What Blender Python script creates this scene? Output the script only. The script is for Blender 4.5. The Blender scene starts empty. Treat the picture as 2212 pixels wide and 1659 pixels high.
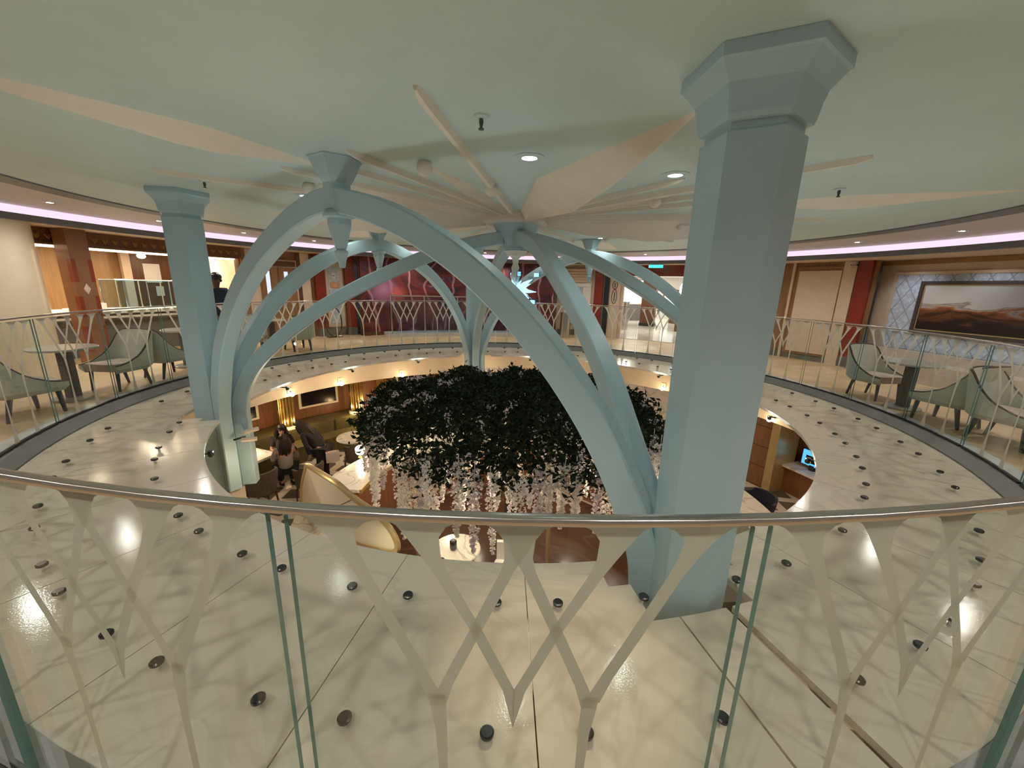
import bpy, bmesh, math, random
from mathutils import Vector, Matrix
random.seed(7)
S = bpy.context.scene
COL = S.collection
R2D = math.pi/180
def pol(r, a, z=0.0): return (r*math.cos(a*R2D), r*math.sin(a*R2D), z)

# ------------------------------------------------------------------ materials
def _new(name):
    m = bpy.data.materials.new(name); m.use_nodes = True
    nt = m.node_tree; nt.nodes.clear()
    out = nt.nodes.new('ShaderNodeOutputMaterial')
    return m, nt, out
def N(nt, t, **k):
    n = nt.nodes.new(t)
    for a, v in k.items():
        if a in n.inputs.keys(): n.inputs[a].default_value = v
        else: setattr(n, a, v)
    return n
def c4(c): return (c[0], c[1], c[2], 1.0)
def ramp(nt, fac, stops, mode='LINEAR'):
    r = nt.nodes.new('ShaderNodeValToRGB'); r.color_ramp.interpolation = mode
    el = r.color_ramp.elements
    while len(el) < len(stops): el.new(0.5)
    for e, (p, c) in zip(el, stops): e.position = p; e.color = c4(c)
    nt.links.new(fac, r.inputs['Fac']); return r
def mat(name, col, rough=0.5, metal=0.0, var=0.06, scale=6.0, spec=0.5, bump=0.0, bscale=60.0, coat=0.0):
    """painted, woven or metal surface with a slight procedural mottling"""
    m, nt, out = _new(name)
    b = N(nt, 'ShaderNodeBsdfPrincipled')
    b.inputs['Roughness'].default_value = rough; b.inputs['Metallic'].default_value = metal
    b.inputs['Specular IOR Level'].default_value = spec; b.inputs['Coat Weight'].default_value = coat
    b.inputs['Coat Roughness'].default_value = 0.06
    tc = N(nt, 'ShaderNodeTexCoord')
    nz = N(nt, 'ShaderNodeTexNoise'); nz.inputs['Scale'].default_value = scale; nz.inputs['Detail'].default_value = 3
    nt.links.new(tc.outputs['Object'], nz.inputs['Vector'])
    lo = [max(0, c*(1-var)) for c in col]; hi = [min(1, c*(1+var)) for c in col]
    r = ramp(nt, nz.outputs['Fac'], [(0.3, lo), (0.7, hi)])
    nt.links.new(r.outputs['Color'], b.inputs['Base Color'])
    if bump:
        n2 = N(nt, 'ShaderNodeTexNoise'); n2.inputs['Scale'].default_value = bscale
        nt.links.new(tc.outputs['Object'], n2.inputs['Vector'])
        bp = N(nt, 'ShaderNodeBump'); bp.inputs['Strength'].default_value = bump; bp.inputs['Distance'].default_value = 0.01
        nt.links.new(n2.outputs['Fac'], bp.inputs['Height']); nt.links.new(bp.outputs['Normal'], b.inputs['Normal'])
    nt.links.new(b.outputs['BSDF'], out.inputs['Surface'])
    return m
def emit(name, col, strength):
    m, nt, out = _new(name)
    e = N(nt, 'ShaderNodeEmission'); e.inputs['Color'].default_value = c4(col); e.inputs['Strength'].default_value = strength
    nt.links.new(e.outputs['Emission'], out.inputs['Surface']); return m
def glass(name, tint, rough=0.02, ior=1.45, haze=0.0, hcol=(0.8, 0.8, 0.78)):
    m, nt, out = _new(name)
    t = N(nt, 'ShaderNodeBsdfTransparent'); t.inputs['Color'].default_value = c4(tint)
    g = N(nt, 'ShaderNodeBsdfGlossy'); g.inputs['Roughness'].default_value = rough
    f = N(nt, 'ShaderNodeFresnel'); f.inputs['IOR'].default_value = ior
    geo = N(nt, 'ShaderNodeNewGeometry')
    mp = N(nt, 'ShaderNodeMix'); mp.data_type = 'FLOAT'
    nt.links.new(geo.outputs['Backfacing'], mp.inputs[0]); mp.inputs[2].default_value = ior; mp.inputs[3].default_value = 1.0/ior*1.35
    f.inputs['IOR'].default_value = ior
    mx = N(nt, 'ShaderNodeMixShader')
    inv = N(nt, 'ShaderNodeMath', operation='SUBTRACT'); inv.inputs[0].default_value = 1.0
    mul = N(nt, 'ShaderNodeMath', operation='MULTIPLY')
    nt.links.new(geo.outputs['Backfacing'], inv.inputs[1])
    nt.links.new(f.outputs['Fac'], mul.inputs[0]); nt.links.new(inv.outputs[0], mul.inputs[1])
    nt.links.new(mul.outputs[0], mx.inputs['Fac'])
    nt.links.new(t.outputs[0], mx.inputs[1]); nt.links.new(g.outputs[0], mx.inputs[2])
    last = mx
    if haze:
        d = N(nt, 'ShaderNodeBsdfDiffuse'); d.inputs['Color'].default_value = c4(hcol)
        m2 = N(nt, 'ShaderNodeMixShader'); m2.inputs['Fac'].default_value = haze
        nt.links.new(mx.outputs[0], m2.inputs[1]); nt.links.new(d.outputs[0], m2.inputs[2]); last = m2
    nt.links.new(last.outputs[0], out.inputs['Surface']); return m
def wood(name, c0, c1, rough=0.35, scale=3.0, stretch=(1, 1, 0.08), panel=None, line=(0.03, 0.015, 0.01)):
    m, nt, out = _new(name)
    b = N(nt, 'ShaderNodeBsdfPrincipled'); b.inputs['Roughness'].default_value = rough
    tc = N(nt, 'ShaderNodeTexCoord'); mp = N(nt, 'ShaderNodeMapping'); mp.inputs['Scale'].default_value = stretch
    nt.links.new(tc.outputs['Object'], mp.inputs['Vector'])
    nz = N(nt, 'ShaderNodeTexNoise'); nz.inputs['Scale'].default_value = scale*8; nz.inputs['Detail'].default_value = 5; nz.inputs['Roughness'].default_value = 0.65
    nt.links.new(mp.outputs[0], nz.inputs['Vector'])
    r = ramp(nt, nz.outputs['Fac'], [(0.3, c0), (0.7, c1)])
    src = r.outputs['Color']
    if panel:
        br = N(nt, 'ShaderNodeTexBrick'); br.offset = 0.0
        br.inputs['Scale'].default_value = 1.0; br.inputs['Brick Width'].default_value = panel[0]; br.inputs['Row Height'].default_value = panel[1]
        br.inputs['Mortar Size'].default_value = panel[2]; br.inputs['Mortar'].default_value = c4(line); br.inputs['Mortar Smooth'].default_value = 0.0
        uv = N(nt, 'ShaderNodeTexCoord'); nt.links.new(uv.outputs['UV'], br.inputs['Vector'])
        nt.links.new(src, br.inputs['Color1']); nt.links.new(src, br.inputs['Color2']); src = br.outputs['Color']
    nt.links.new(src, b.inputs['Base Color'])
    nt.links.new(b.outputs[0], out.inputs['Surface']); return m
def marble(name, base, vein, rough=0.12, scale=0.8, amount=0.5, speck=0.0):
    m, nt, out = _new(name)
    b = N(nt, 'ShaderNodeBsdfPrincipled'); b.inputs['Roughness'].default_value = rough
    tc = N(nt, 'ShaderNodeTexCoord')
    n1 = N(nt, 'ShaderNodeTexNoise'); n1.inputs['Scale'].default_value = scale; n1.inputs['Detail'].default_value = 6; n1.inputs['Distortion'].default_value = 1.2
    nt.links.new(tc.outputs['Object'], n1.inputs['Vector'])
    mid = [base[i]*(1-amount*.35)+vein[i]*amount*.35 for i in range(3)]
    r = ramp(nt, n1.outputs['Fac'], [(0.30, mid), (0.47, base), (0.495, [base[i]*(1-amount)+vein[i]*amount for i in range(3)]), (0.53, base), (0.75, mid)])
    nt.links.new(r.outputs['Color'], b.inputs['Base Color'])
    if speck:
        n2 = N(nt, 'ShaderNodeTexNoise'); n2.inputs['Scale'].default_value = 110; n2.inputs['Detail'].default_value = 2
        nt.links.new(tc.outputs['Object'], n2.inputs['Vector'])
        bp = N(nt, 'ShaderNodeBump'); bp.inputs['Strength'].default_value = speck; bp.inputs['Distance'].default_value = 0.002
        nt.links.new(n2.outputs['Fac'], bp.inputs['Height']); nt.links.new(bp.outputs[0], b.inputs['Normal'])
    nt.links.new(b.outputs[0], out.inputs['Surface']); return m

M = {}
M['ceiling'] = mat('ceiling paint', (0.60, 0.715, 0.70), 0.55, var=0.02)
M['soffit'] = mat('soffit paint', (0.60, 0.57, 0.58), 0.5, var=0.02)
M['plaster'] = mat('cream plaster relief', (0.86, 0.78, 0.69), 0.5, var=0.03)
M['column'] = mat('pale blue paint', (0.45, 0.605, 0.655), 0.42, var=0.025, scale=3)
M['darkband'] = mat('grey metal band', (0.17, 0.18, 0.19), 0.45)
M['slab'] = marble('white stone ledge', (0.79, 0.695, 0.575), (0.57, 0.49, 0.40), 0.10, 1.1, 0.40, speck=0.16)
M['curb'] = mat('grey curb stone', (0.27, 0.265, 0.26), 0.35, var=0.05)
M['threshold'] = mat('pale stone edging', (0.62, 0.62, 0.62), 0.25, var=0.05)
M['carpet'] = mat('tan floor', (0.62, 0.45, 0.26), 0.42, var=0.16, scale=2.2)
M['steel'] = mat('brushed steel', (0.56, 0.53, 0.51), 0.26, metal=1.0, var=0.04)
M['chrome'] = mat('chrome', (0.8, 0.8, 0.8), 0.1, metal=1.0, var=0.02)
M['bolt'] = mat('dark bolt metal', (0.10, 0.10, 0.10), 0.22, metal=0.85)
M['black'] = mat('black metal', (0.02, 0.02, 0.02), 0.4)
M['glass'] = glass('clear railing glass', (0.93, 0.955, 0.94))
M['glassedge'] = mat('green glass edge', (0.16, 0.27, 0.25), 0.12, var=0.05, spec=0.7)
def frost_mat():
    m, nt, out = _new('frosted film')
    d = N(nt, 'ShaderNodeBsdfDiffuse'); d.inputs['Color'].default_value = (0.76, 0.71, 0.63, 1)
    t = N(nt, 'ShaderNodeBsdfTranslucent'); t.inputs['Color'].default_value = (0.76, 0.71, 0.63, 1)
    mx = N(nt, 'ShaderNodeMixShader'); mx.inputs['Fac'].default_value = 0.45
    nt.links.new(d.outputs[0], mx.inputs[1]); nt.links.new(t.outputs[0], mx.inputs[2]); nt.links.new(mx.outputs[0], out.inputs['Surface']); return m
def petal_mat(name, col):
    m, nt, out = _new(name)
    d = N(nt, 'ShaderNodeBsdfDiffuse'); d.inputs['Color'].default_value = c4(col)
    t = N(nt, 'ShaderNodeBsdfTranslucent'); t.inputs['Color'].default_value = c4(col)
    mx = N(nt, 'ShaderNodeMixShader'); mx.inputs['Fac'].default_value = 0.45
    nt.links.new(d.outputs[0], mx.inputs[1]); nt.links.new(t.outputs[0], mx.inputs[2]); nt.links.new(mx.outputs[0], out.inputs['Surface']); return m
M['frost'] = frost_mat()
M['gold'] = mat('polished brass', (0.78, 0.56, 0.20), 0.20, metal=1.0, var=0.08)
M['goldmatte'] = mat('satin gold paint', (0.56, 0.42, 0.20), 0.35, metal=0.5)
M['wood'] = wood('warm brown wood', (0.20, 0.095, 0.04), (0.36, 0.19, 0.085))
M['wooddark'] = wood('dark brown wood', (0.085, 0.035, 0.018), (0.16, 0.07, 0.034))
M['woodpanel'] = wood('walnut panelling', (0.17, 0.075, 0.035), (0.27, 0.125, 0.06), panel=(0.62, 0.47, 0.008))
M['woodtan'] = wood('tan wood panelling', (0.36, 0.21, 0.09), (0.47, 0.29, 0.14), panel=(0.9, 3.0, 0.012), line=(0.24, 0.13, 0.06))
M['woodlow'] = wood('mahogany wall', (0.16, 0.062, 0.028), (0.28, 0.12, 0.05))
M['frieze'] = wood('carved frieze wood', (0.12, 0.05, 0.02), (0.21, 0.095, 0.035))
M['friezegold'] = mat('gilt carving', (0.33, 0.19, 0.075), 0.4, metal=0.2)
M['orange'] = mat('orange brown lacquer', (0.27, 0.13, 0.07), 0.3, var=0.08)
M['red'] = mat('deep red lacquer', (0.235, 0.022, 0.012), 0.35, var=0.08)
M['redlight'] = mat('orange red inlay', (0.25, 0.048, 0.02), 0.35, var=0.08)
M['cream'] = mat('cream panel', (0.68, 0.54, 0.405), 0.5, var=0.04)
M['creamgloss'] = mat('cream gloss pillar', (0.80, 0.71, 0.51), 0.22, var=0.05, scale=2)
M['fascia'] = mat('ivory fascia', (0.82, 0.70, 0.53), 0.5, var=0.03)
M['plinth'] = mat('grey plinth', (0.14, 0.14, 0.13), 0.4)
M['white'] = mat('white paint', (0.80, 0.78, 0.74), 0.4, var=0.03)
M['counterdark'] = mat('dark grey counter front', (0.15, 0.14, 0.14), 0.35)
M['chair'] = mat('sage grey upholstery', (0.53, 0.53, 0.485), 0.5, var=0.06, bump=0.1, bscale=200)
M['seat'] = mat('taupe seat fabric', (0.50, 0.41, 0.36), 0.65, var=0.08, bump=0.12, bscale=180)
M['piping'] = mat('dark brown piping', (0.055, 0.04, 0.035), 0.4)
M['leg'] = mat('dark navy wood leg', (0.035, 0.037, 0.05), 0.35)
M['tablestone'] = mat('grey stone table', (0.42, 0.40, 0.38), 0.18, var=0.12)
M['tablebase'] = wood('dark table pedestal', (0.06, 0.045, 0.035), (0.11, 0.085, 0.07))
M['marblewhite'] = marble('white bar marble', (0.83, 0.78, 0.72), (0.30, 0.24, 0.21), 0.14, 1.6, 0.6)
M['brownmarble'] = marble('brown marble floor', (0.075, 0.034, 0.024), (0.20, 0.12, 0.09), 0.16, 0.5, 0.35)
M['leaf'] = mat('shade-darkened green leaf', (0.016, 0.025, 0.011), 0.7, var=0.5, scale=9, spec=0.15)  # near-black base colour holds the shade of leaves lit from behind
M['branch'] = mat('dark branch', (0.03, 0.022, 0.015), 0.8)
M['petal'] = petal_mat('white wisteria petal', (0.85, 0.82, 0.79))
M['petal2'] = petal_mat('lilac wisteria petal', (0.70, 0.64, 0.68))
M['green sofa'] = mat('olive leather', (0.10, 0.085, 0.03), 0.4, var=0.15)
M['brownfab'] = mat('brown tweed', (0.10, 0.075, 0.06), 0.8, var=0.4, scale=60)
M['skin'] = mat('skin', (0.50, 0.29, 0.20), 0.5, var=0.04)
M['skindark'] = mat('dark skin', (0.13, 0.065, 0.04), 0.45, var=0.05)
M['hair'] = mat('dark hair', (0.018, 0.010, 0.008), 0.45, var=0.3, scale=40)
M['blackcloth'] = mat('black cloth', (0.016, 0.015, 0.018), 0.8, var=0.3, bump=0.2, bscale=120)
M['navycloth'] = mat('navy cloth', (0.028, 0.036, 0.065), 0.8, var=0.2)
M['greycloth'] = mat('grey knit', (0.36, 0.33, 0.30), 0.8, var=0.12, bump=0.2, bscale=160)
M['led'] = emit('pink cove light', (0.80, 0.60, 0.72), 1.0)
M['lens'] = emit('cool lamp lens', (0.80, 1.0, 0.90), 6.0)
M['lenswarm'] = emit('warm lamp lens', (1.0, 0.93, 0.80), 16.0)
M['globe'] = emit('warm globe', (1.0, 0.78, 0.45), 14.0)
M['striplight'] = emit('warm strip light', (1.0, 0.80, 0.52), 3.2)
M['exit'] = emit('exit sign green', (0.06, 0.85, 0.66), 1.6)
M['screenblue'] = emit('blue screen', (0.10, 0.42, 0.80), 1.1)
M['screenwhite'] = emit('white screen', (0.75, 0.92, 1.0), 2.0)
M['crystal'] = emit('icy crystal', (0.42, 0.74, 0.92), 1.25)
M['crystalclear'] = glass('clear crystal', (0.80, 0.90, 0.96), rough=0.03, ior=1.6)
M['shopwhite'] = emit('backlit shop panel', (1.0, 0.97, 0.90), 1.25)
M['paneglow'] = emit('daylit door pane', (0.80, 0.88, 1.0), 0.75)
M['notice'] = mat('paper notice', (0.74, 0.72, 0.70), 0.6)
M['noticeorange'] = mat('orange notice', (0.62, 0.28, 0.12), 0.6)
M['silverwall'] = mat('silver damask', (0.50, 0.54, 0.60), 0.45, var=0.25, scale=14)
M['tvblack'] = mat('black screen', (0.008, 0.006, 0.007), 0.2, spec=0.3)

def mural_mat():
    m, nt, out = _new('abstract maroon mural')
    b = N(nt, 'ShaderNodeBsdfPrincipled'); b.inputs['Roughness'].default_value = 0.45
    uv = N(nt, 'ShaderNodeTexCoord')
    mp = N(nt, 'ShaderNodeMapping'); mp.inputs['Scale'].default_value = (0.9, 0.8, 1)
    nt.links.new(uv.outputs['UV'], mp.inputs[0])
    n = N(nt, 'ShaderNodeTexNoise'); n.inputs['Scale'].default_value = 1.35; n.inputs['Detail'].default_value = 5; n.inputs['Distortion'].default_value = 1.6
    nt.links.new(mp.outputs[0], n.inputs['Vector'])
    r = ramp(nt, n.outputs['Fac'], [(0.34, (0.030, 0.006, 0.010)), (0.46, (0.085, 0.012, 0.016)), (0.53, (0.17, 0.022, 0.022)), (0.60, (0.06, 0.018, 0.035)), (0.70, (0.42, 0.16, 0.20))])
    w = N(nt, 'ShaderNodeTexWave'); w.inputs['Scale'].default_value = 0.55; w.inputs['Distortion'].default_value = 9; w.inputs['Detail'].default_value = 3
    nt.links.new(uv.outputs['UV'], w.inputs['Vector'])
    r2 = ramp(nt, w.outputs['Fac'], [(0.0, (0, 0, 0)), (0.955, (0, 0, 0)), (0.985, (0.40, 0.17, 0.22)), (1.0, (0.5, 0.3, 0.3))])
    mx = N(nt, 'ShaderNodeMix'); mx.data_type = 'RGBA'; mx.blend_type = 'ADD'; mx.inputs[0].default_value = 0.6
    nt.links.new(r.outputs[0], mx.inputs[6]); nt.links.new(r2.outputs[0], mx.inputs[7])
    last = mx.outputs[2]
    for (u, v, rad, col) in ((0.62, 1.32, 0.46, (0.50, 0.22, 0.34)), (1.05, 1.2, 0.28, (0.55, 0.10, 0.06)), (4.55, 1.25, 0.5, (0.52, 0.16, 0.17)), (4.05, 1.9, 0.35, (0.40, 0.10, 0.08)), (1.9, 0.75, 0.55, (0.22, 0.03, 0.03)), (3.2, 0.9, 0.5, (0.24, 0.035, 0.03))):
        d = N(nt, 'ShaderNodeVectorMath', operation='DISTANCE'); d.inputs[1].default_value = (u, v, 0)
        nt.links.new(uv.outputs['UV'], d.inputs[0])
        nn = N(nt, 'ShaderNodeMath', operation='MULTIPLY'); nn.inputs[1].default_value = 0.5; nt.links.new(n.outputs['Fac'], nn.inputs[0])
        ad = N(nt, 'ShaderNodeMath', operation='ADD'); nt.links.new(d.outputs['Value'], ad.inputs[0]); nt.links.new(nn.outputs[0], ad.inputs[1])
        mr = N(nt, 'ShaderNodeMapRange'); mr.inputs['From Min'].default_value = rad+0.25; mr.inputs['From Max'].default_value = 0.25; mr.inputs['To Max'].default_value = 0.9
        nt.links.new(ad.outputs[0], mr.inputs['Value'])
        k = N(nt, 'ShaderNodeMix'); k.data_type = 'RGBA'; nt.links.new(mr.outputs[0], k.inputs[0]); nt.links.new(last, k.inputs[6]); k.inputs[7].default_value = c4(col)
        last = k.outputs[2]
    nt.links.new(last, b.inputs['Base Color'])
    nt.links.new(b.outputs[0], out.inputs['Surface']); return m
M['mural'] = mural_mat()
def painting_mat():
    m, nt, out = _new('stormy landscape canvas')
    b = N(nt, 'ShaderNodeBsdfPrincipled'); b.inputs['Roughness'].default_value = 0.3
    uv = N(nt, 'ShaderNodeTexCoord'); sp = N(nt, 'ShaderNodeSeparateXYZ'); nt.links.new(uv.outputs['UV'], sp.inputs[0])
    n = N(nt, 'ShaderNodeTexNoise'); n.inputs['Scale'].default_value = 2.2; n.inputs['Detail'].default_value = 7; n.inputs['Distortion'].default_value = 0.7
    mp = N(nt, 'ShaderNodeMapping'); mp.inputs['Scale'].default_value = (0.7, 1.9, 1); nt.links.new(uv.outputs['UV'], mp.inputs[0]); nt.links.new(mp.outputs[0], n.inputs['Vector'])
    a = N(nt, 'ShaderNodeMath', operation='MULTIPLY_ADD'); a.inputs[1].default_value = 0.85; nt.links.new(n.outputs['Fac'], a.inputs[0]); nt.links.new(sp.outputs[1], a.inputs[2])
    r = ramp(nt, a.outputs[0], [(0.0, (0.006, 0.004, 0.004)), (0.60, (0.014, 0.007, 0.006)), (0.72, (0.13, 0.05, 0.018)), (0.78, (0.025, 0.012, 0.01)), (0.88, (0.30, 0.10, 0.035)), (0.95, (0.42, 0.36, 0.31)), (0.98, (0.20, 0.18, 0.17)), (1.0, (0.55, 0.53, 0.50))])
    mr = N(nt, 'ShaderNodeMapRange'); mr.inputs['From Min'].default_value = 0.5; mr.inputs['From Max'].default_value = 1.9; mr.inputs['To Min'].default_value = 0.0; mr.inputs['To Max'].default_value = 0.85
    nt.links.new(sp.outputs[0], mr.inputs['Value'])
    k = N(nt, 'ShaderNodeMix'); k.data_type = 'RGBA'; nt.links.new(mr.outputs[0], k.inputs[0]); nt.links.new(r.outputs[0], k.inputs[6]); k.inputs[7].default_value = (0.02, 0.012, 0.012, 1)
    nt.links.new(k.outputs[2], b.inputs['Base Color']); nt.links.new(b.outputs[0], out.inputs['Surface']); return m
M['painting'] = painting_mat()
def quilt_mat():
    m, nt, out = _new('diamond damask panel')
    b = N(nt, 'ShaderNodeBsdfPrincipled'); b.inputs['Roughness'].default_value = 0.4
    uv = N(nt, 'ShaderNodeTexCoord'); sp = N(nt, 'ShaderNodeSeparateXYZ'); nt.links.new(uv.outputs['UV'], sp.inputs[0])
    outs = []
    for sgn in (1, -1):
        k = N(nt, 'ShaderNodeMath', operation='MULTIPLY_ADD'); k.inputs[1].default_value = sgn*0.62; nt.links.new(sp.outputs[1], k.inputs[0]); nt.links.new(sp.outputs[0], k.inputs[2])
        s = N(nt, 'ShaderNodeMath', operation='MULTIPLY'); s.inputs[1].default_value = 3.9; nt.links.new(k.outputs[0], s.inputs[0])
        f = N(nt, 'ShaderNodeMath', operation='FRACT'); nt.links.new(s.outputs[0], f.inputs[0])
        l = N(nt, 'ShaderNodeMath', operation='LESS_THAN'); l.inputs[1].default_value = 0.10; nt.links.new(f.outputs[0], l.inputs[0]); outs.append(l)
    mx = N(nt, 'ShaderNodeMath', operation='MAXIMUM'); nt.links.new(outs[0].outputs[0], mx.inputs[0]); nt.links.new(outs[1].outputs[0], mx.inputs[1])
    v = N(nt, 'ShaderNodeTexVoronoi'); v.inputs['Scale'].default_value = 16; nt.links.new(uv.outputs['UV'], v.inputs['Vector'])
    r = ramp(nt, v.outputs['Distance'], [(0.2, (0.64, 0.70, 0.80)), (0.6, (0.48, 0.53, 0.62))])
    k = N(nt, 'ShaderNodeMix'); k.data_type = 'RGBA'; nt.links.new(mx.outputs[0], k.inputs[0]); nt.links.new(r.outputs[0], k.inputs[6]); k.inputs[7].default_value = (0.34, 0.36, 0.40, 1)
    nt.links.new(k.outputs[2], b.inputs['Base Color']); nt.links.new(b.outputs[0], out.inputs['Surface']); return m
M['quilt'] = quilt_mat()
def hexfloor_mat():
    m, nt, out = _new('white floor with grey hexagon inlay')
    b = N(nt, 'ShaderNodeBsdfPrincipled'); b.inputs['Roughness'].default_value = 0.18
    tc = N(nt, 'ShaderNodeTexCoord')
    v = N(nt, 'ShaderNodeTexVoronoi'); v.feature = 'DISTANCE_TO_EDGE'; v.inputs['Scale'].default_value = 1.7; v.inputs['Randomness'].default_value = 0.45
    nt.links.new(tc.outputs['Object'], v.inputs['Vector'])
    r = ramp(nt, v.outputs['Distance'], [(0.0, (0.62, 0.56, 0.50)), (0.14, (0.62, 0.56, 0.50)), (0.15, (0.13, 0.115, 0.10)), (1.0, (0.16, 0.14, 0.12))], 'CONSTANT')
    nt.links.new(r.outputs[0], b.inputs['Base Color']); nt.links.new(b.outputs[0], out.inputs['Surface']); return m
M['hexfloor'] = hexfloor_mat()

# ------------------------------------------------------------------ mesh helpers
class MB:
    def __init__(s): s.v = []; s.f = []; s.uv = []; s.mi = []
    def add(s, vs, fs, uvs=None, mi=0):
        o = len(s.v); s.v += [tuple(p) for p in vs]
        for k, f in enumerate(fs):
            s.f.append([o+i for i in f]); s.uv.append(uvs[k] if uvs else None); s.mi.append(mi)
        return s
    def box(s, c, d, rz=0.0, mi=0):
        x, y, z = d[0]/2, d[1]/2, d[2]/2; ca, sa = math.cos(rz), math.sin(rz)
        P = [(-x, -y, -z), (x, -y, -z), (x, y, -z), (-x, y, -z), (-x, -y, z), (x, -y, z), (x, y, z), (-x, y, z)]
        P = [(c[0]+p[0]*ca-p[1]*sa, c[1]+p[0]*sa+p[1]*ca, c[2]+p[2]) for p in P]
        return s.add(P, [(0, 3, 2, 1), (4, 5, 6, 7), (0, 1, 5, 4), (1, 2, 6, 5), (2, 3, 7, 6), (3, 0, 4, 7)], None, mi)
    def lathe(s, prof, seg=24, c=(0, 0, 0), rot=0.0, mi=0, cap=True):
        n = len(prof); vs = []
        for r, z in prof:
            for k in range(seg):
                a = rot+2*math.pi*k/seg; vs.append((c[0]+r*math.cos(a), c[1]+r*math.sin(a), c[2]+z))
        fs = []
        for i in range(n-1):
            for k in range(seg):
                k2 = (k+1) % seg; fs.append((i*seg+k, i*seg+k2, (i+1)*seg+k2, (i+1)*seg+k))
        if cap:
            fs.append(tuple(range(seg-1, -1, -1))); fs.append(tuple((n-1)*seg+k for k in range(seg)))
        return s.add(vs, fs, None, mi)
    def ring(s, r0, r1, z0, z1, a0=0.0, a1=360.0, step=3.0, mi=0, z0b=None, z1b=None):
        """solid ring sector; z0b/z1b: heights at r1"""
        full = abs(a1-a0) >= 359.99; n = max(1, int(round(abs(a1-a0)/step)))
        z0b = z0 if z0b is None else z0b; z1b = z1 if z1b is None else z1b
        vs = []
        cnt = n if full else n+1
        for i in range(cnt):
            a = a0+(a1-a0)*i/n
            vs += [pol(r0, a, z0), pol(r1, a, z0b), pol(r1, a, z1b), pol(r0, a, z1)]
        fs = []; uvs = []
        for i in range(n):
            j = (i+1) % cnt; b, d = i*4, j*4
            u0 = (a0+(a1-a0)*i/n)*R2D; u1 = (a0+(a1-a0)*(i+1)/n)*R2D
            for (p, q, r, w) in ((0, 1, z0, z0b), (1, 2, z0b, z1b), (2, 3, z1b, z1), (3, 0, z1, z0)):
                fs.append((b+p, b+q, d+q, d+p)); rr = r0 if p == 3 else r1
                uvs.append([(u0*rr, r), (u0*rr, w), (u1*rr, w), (u1*rr, r)])
        if not full:
            fs += [(0, 3, 2, 1), (n*4, n*4+1, n*4+2, n*4+3)]; uvs += [None, None]
        return s.add(vs, fs, uvs, mi)
    def tube(s, pts, rad, seg=8, mi=0, closed=False):
        pts = [Vector(p) for p in pts]; n = len(pts); vs = []; fs = []; up = None
        for i, p in enumerate(pts):
            t = (pts[(i+1) % n]-pts[i-1]) if closed else (pts[min(i+1, n-1)]-pts[max(i-1, 0)])
            t.normalize()
            if up is None: up = Vector((0, 0, 1)) if abs(t.z) < 0.9 else Vector((1, 0, 0))
            x = t.cross(up); 
            if x.length < 1e-5: x = t.cross(Vector((1, 0, 0)))
            x.normalize(); y = x.cross(t); up = y
            r = rad[i] if isinstance(rad, (list, tuple)) else rad
            for k in range(seg):
                a = 2*math.pi*k/seg; vs.append(p+x*r*math.cos(a)+y*r*math.sin(a))
        for i in range(n if closed else n-1):
            j = (i+1) % n
            for k in range(seg):
                k2 = (k+1) % seg; fs.append((i*seg+k, j*seg+k, j*seg+k2, i*seg+k2))
        if not closed: fs += [tuple(range(seg)), tuple((n-1)*seg+k for k in range(seg-1, -1, -1))]
        return s.add(vs, fs, None, mi)
    def sweep(s, pts, nrm, side, w, d, mi=0):
        """rectangular rib: pts path, nrm per-point in-plane normals, side the plane's normal; w across, d deep"""
        vs = []; fs = []; n = len(pts); side = Vector(side)
        bev = 0.012
        for p, q in zip(pts, nrm):
            p = Vector(p); q = Vector(q)
            for (a, b) in ((-w/2, -d/2+bev), (-w/2, d/2-bev), (-w/2+bev, d/2), (w/2-bev, d/2), (w/2, d/2-bev), (w/2, -d/2+bev), (w/2-bev, -d/2), (-w/2+bev, -d/2)):
                vs.append(p+side*a+q*b)
        for i in range(n-1):
            for k in range(8):
                k2 = (k+1) % 8; fs.append((i*8+k, i*8+k2, i*8+8+k2, i*8+8+k))
        fs += [tuple(range(7, -1, -1)), tuple((n-1)*8+k for k in range(8))]
        return s.add(vs, fs, None, mi)
    def prism(s, poly, z0, z1, mi=0):
        n = len(poly); vs = [(p[0], p[1], z0) for p in poly]+[(p[0], p[1], z1) for p in poly]
        fs = [tuple(range(n-1, -1, -1)), tuple(range(n, 2*n))]+[(i, (i+1) % n, n+(i+1) % n, n+i) for i in range(n)]
        return s.add(vs, fs, None, mi)
    def ball(s, c, r, seg=14, rings=8, sz=1.0, mi=0):
        pr = [(max(1e-4, r*math.sin(math.pi*i/rings)), -r*sz*math.cos(math.pi*i/rings)) for i in range(rings+1)]
        return s.lathe(pr, seg, c, 0, mi, cap=False)
    def build(s, name, material, parent=None, smooth=False, loc=None, weld=False):
        me = bpy.data.meshes.new(name); me.from_pydata(s.v, [], s.f)
        mats = material if isinstance(material, (list, tuple)) else [material]
        for m in mats: me.materials.append(m)
        if any(s.uv):
            ul = me.uv_layers.new(name='UVMap')
            for p in me.polygons:
                u = s.uv[p.index]
                if u:
                    for k, li in enumerate(p.loop_indices): ul.data[li].uv = u[k]
        for p in me.polygons: p.material_index = s.mi[p.index]; p.use_smooth = smooth
        bm = bmesh.new(); bm.from_mesh(me); bmesh.ops.recalc_face_normals(bm, faces=bm.faces); bm.to_mesh(me); bm.free()
        if smooth: me.set_sharp_from_angle(angle=0.7)
        me.update()
        o = bpy.data.objects.new(name, me); COL.objects.link(o)
        if parent is not None: o.parent = parent
        if loc: o.location = loc
        return o
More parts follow.
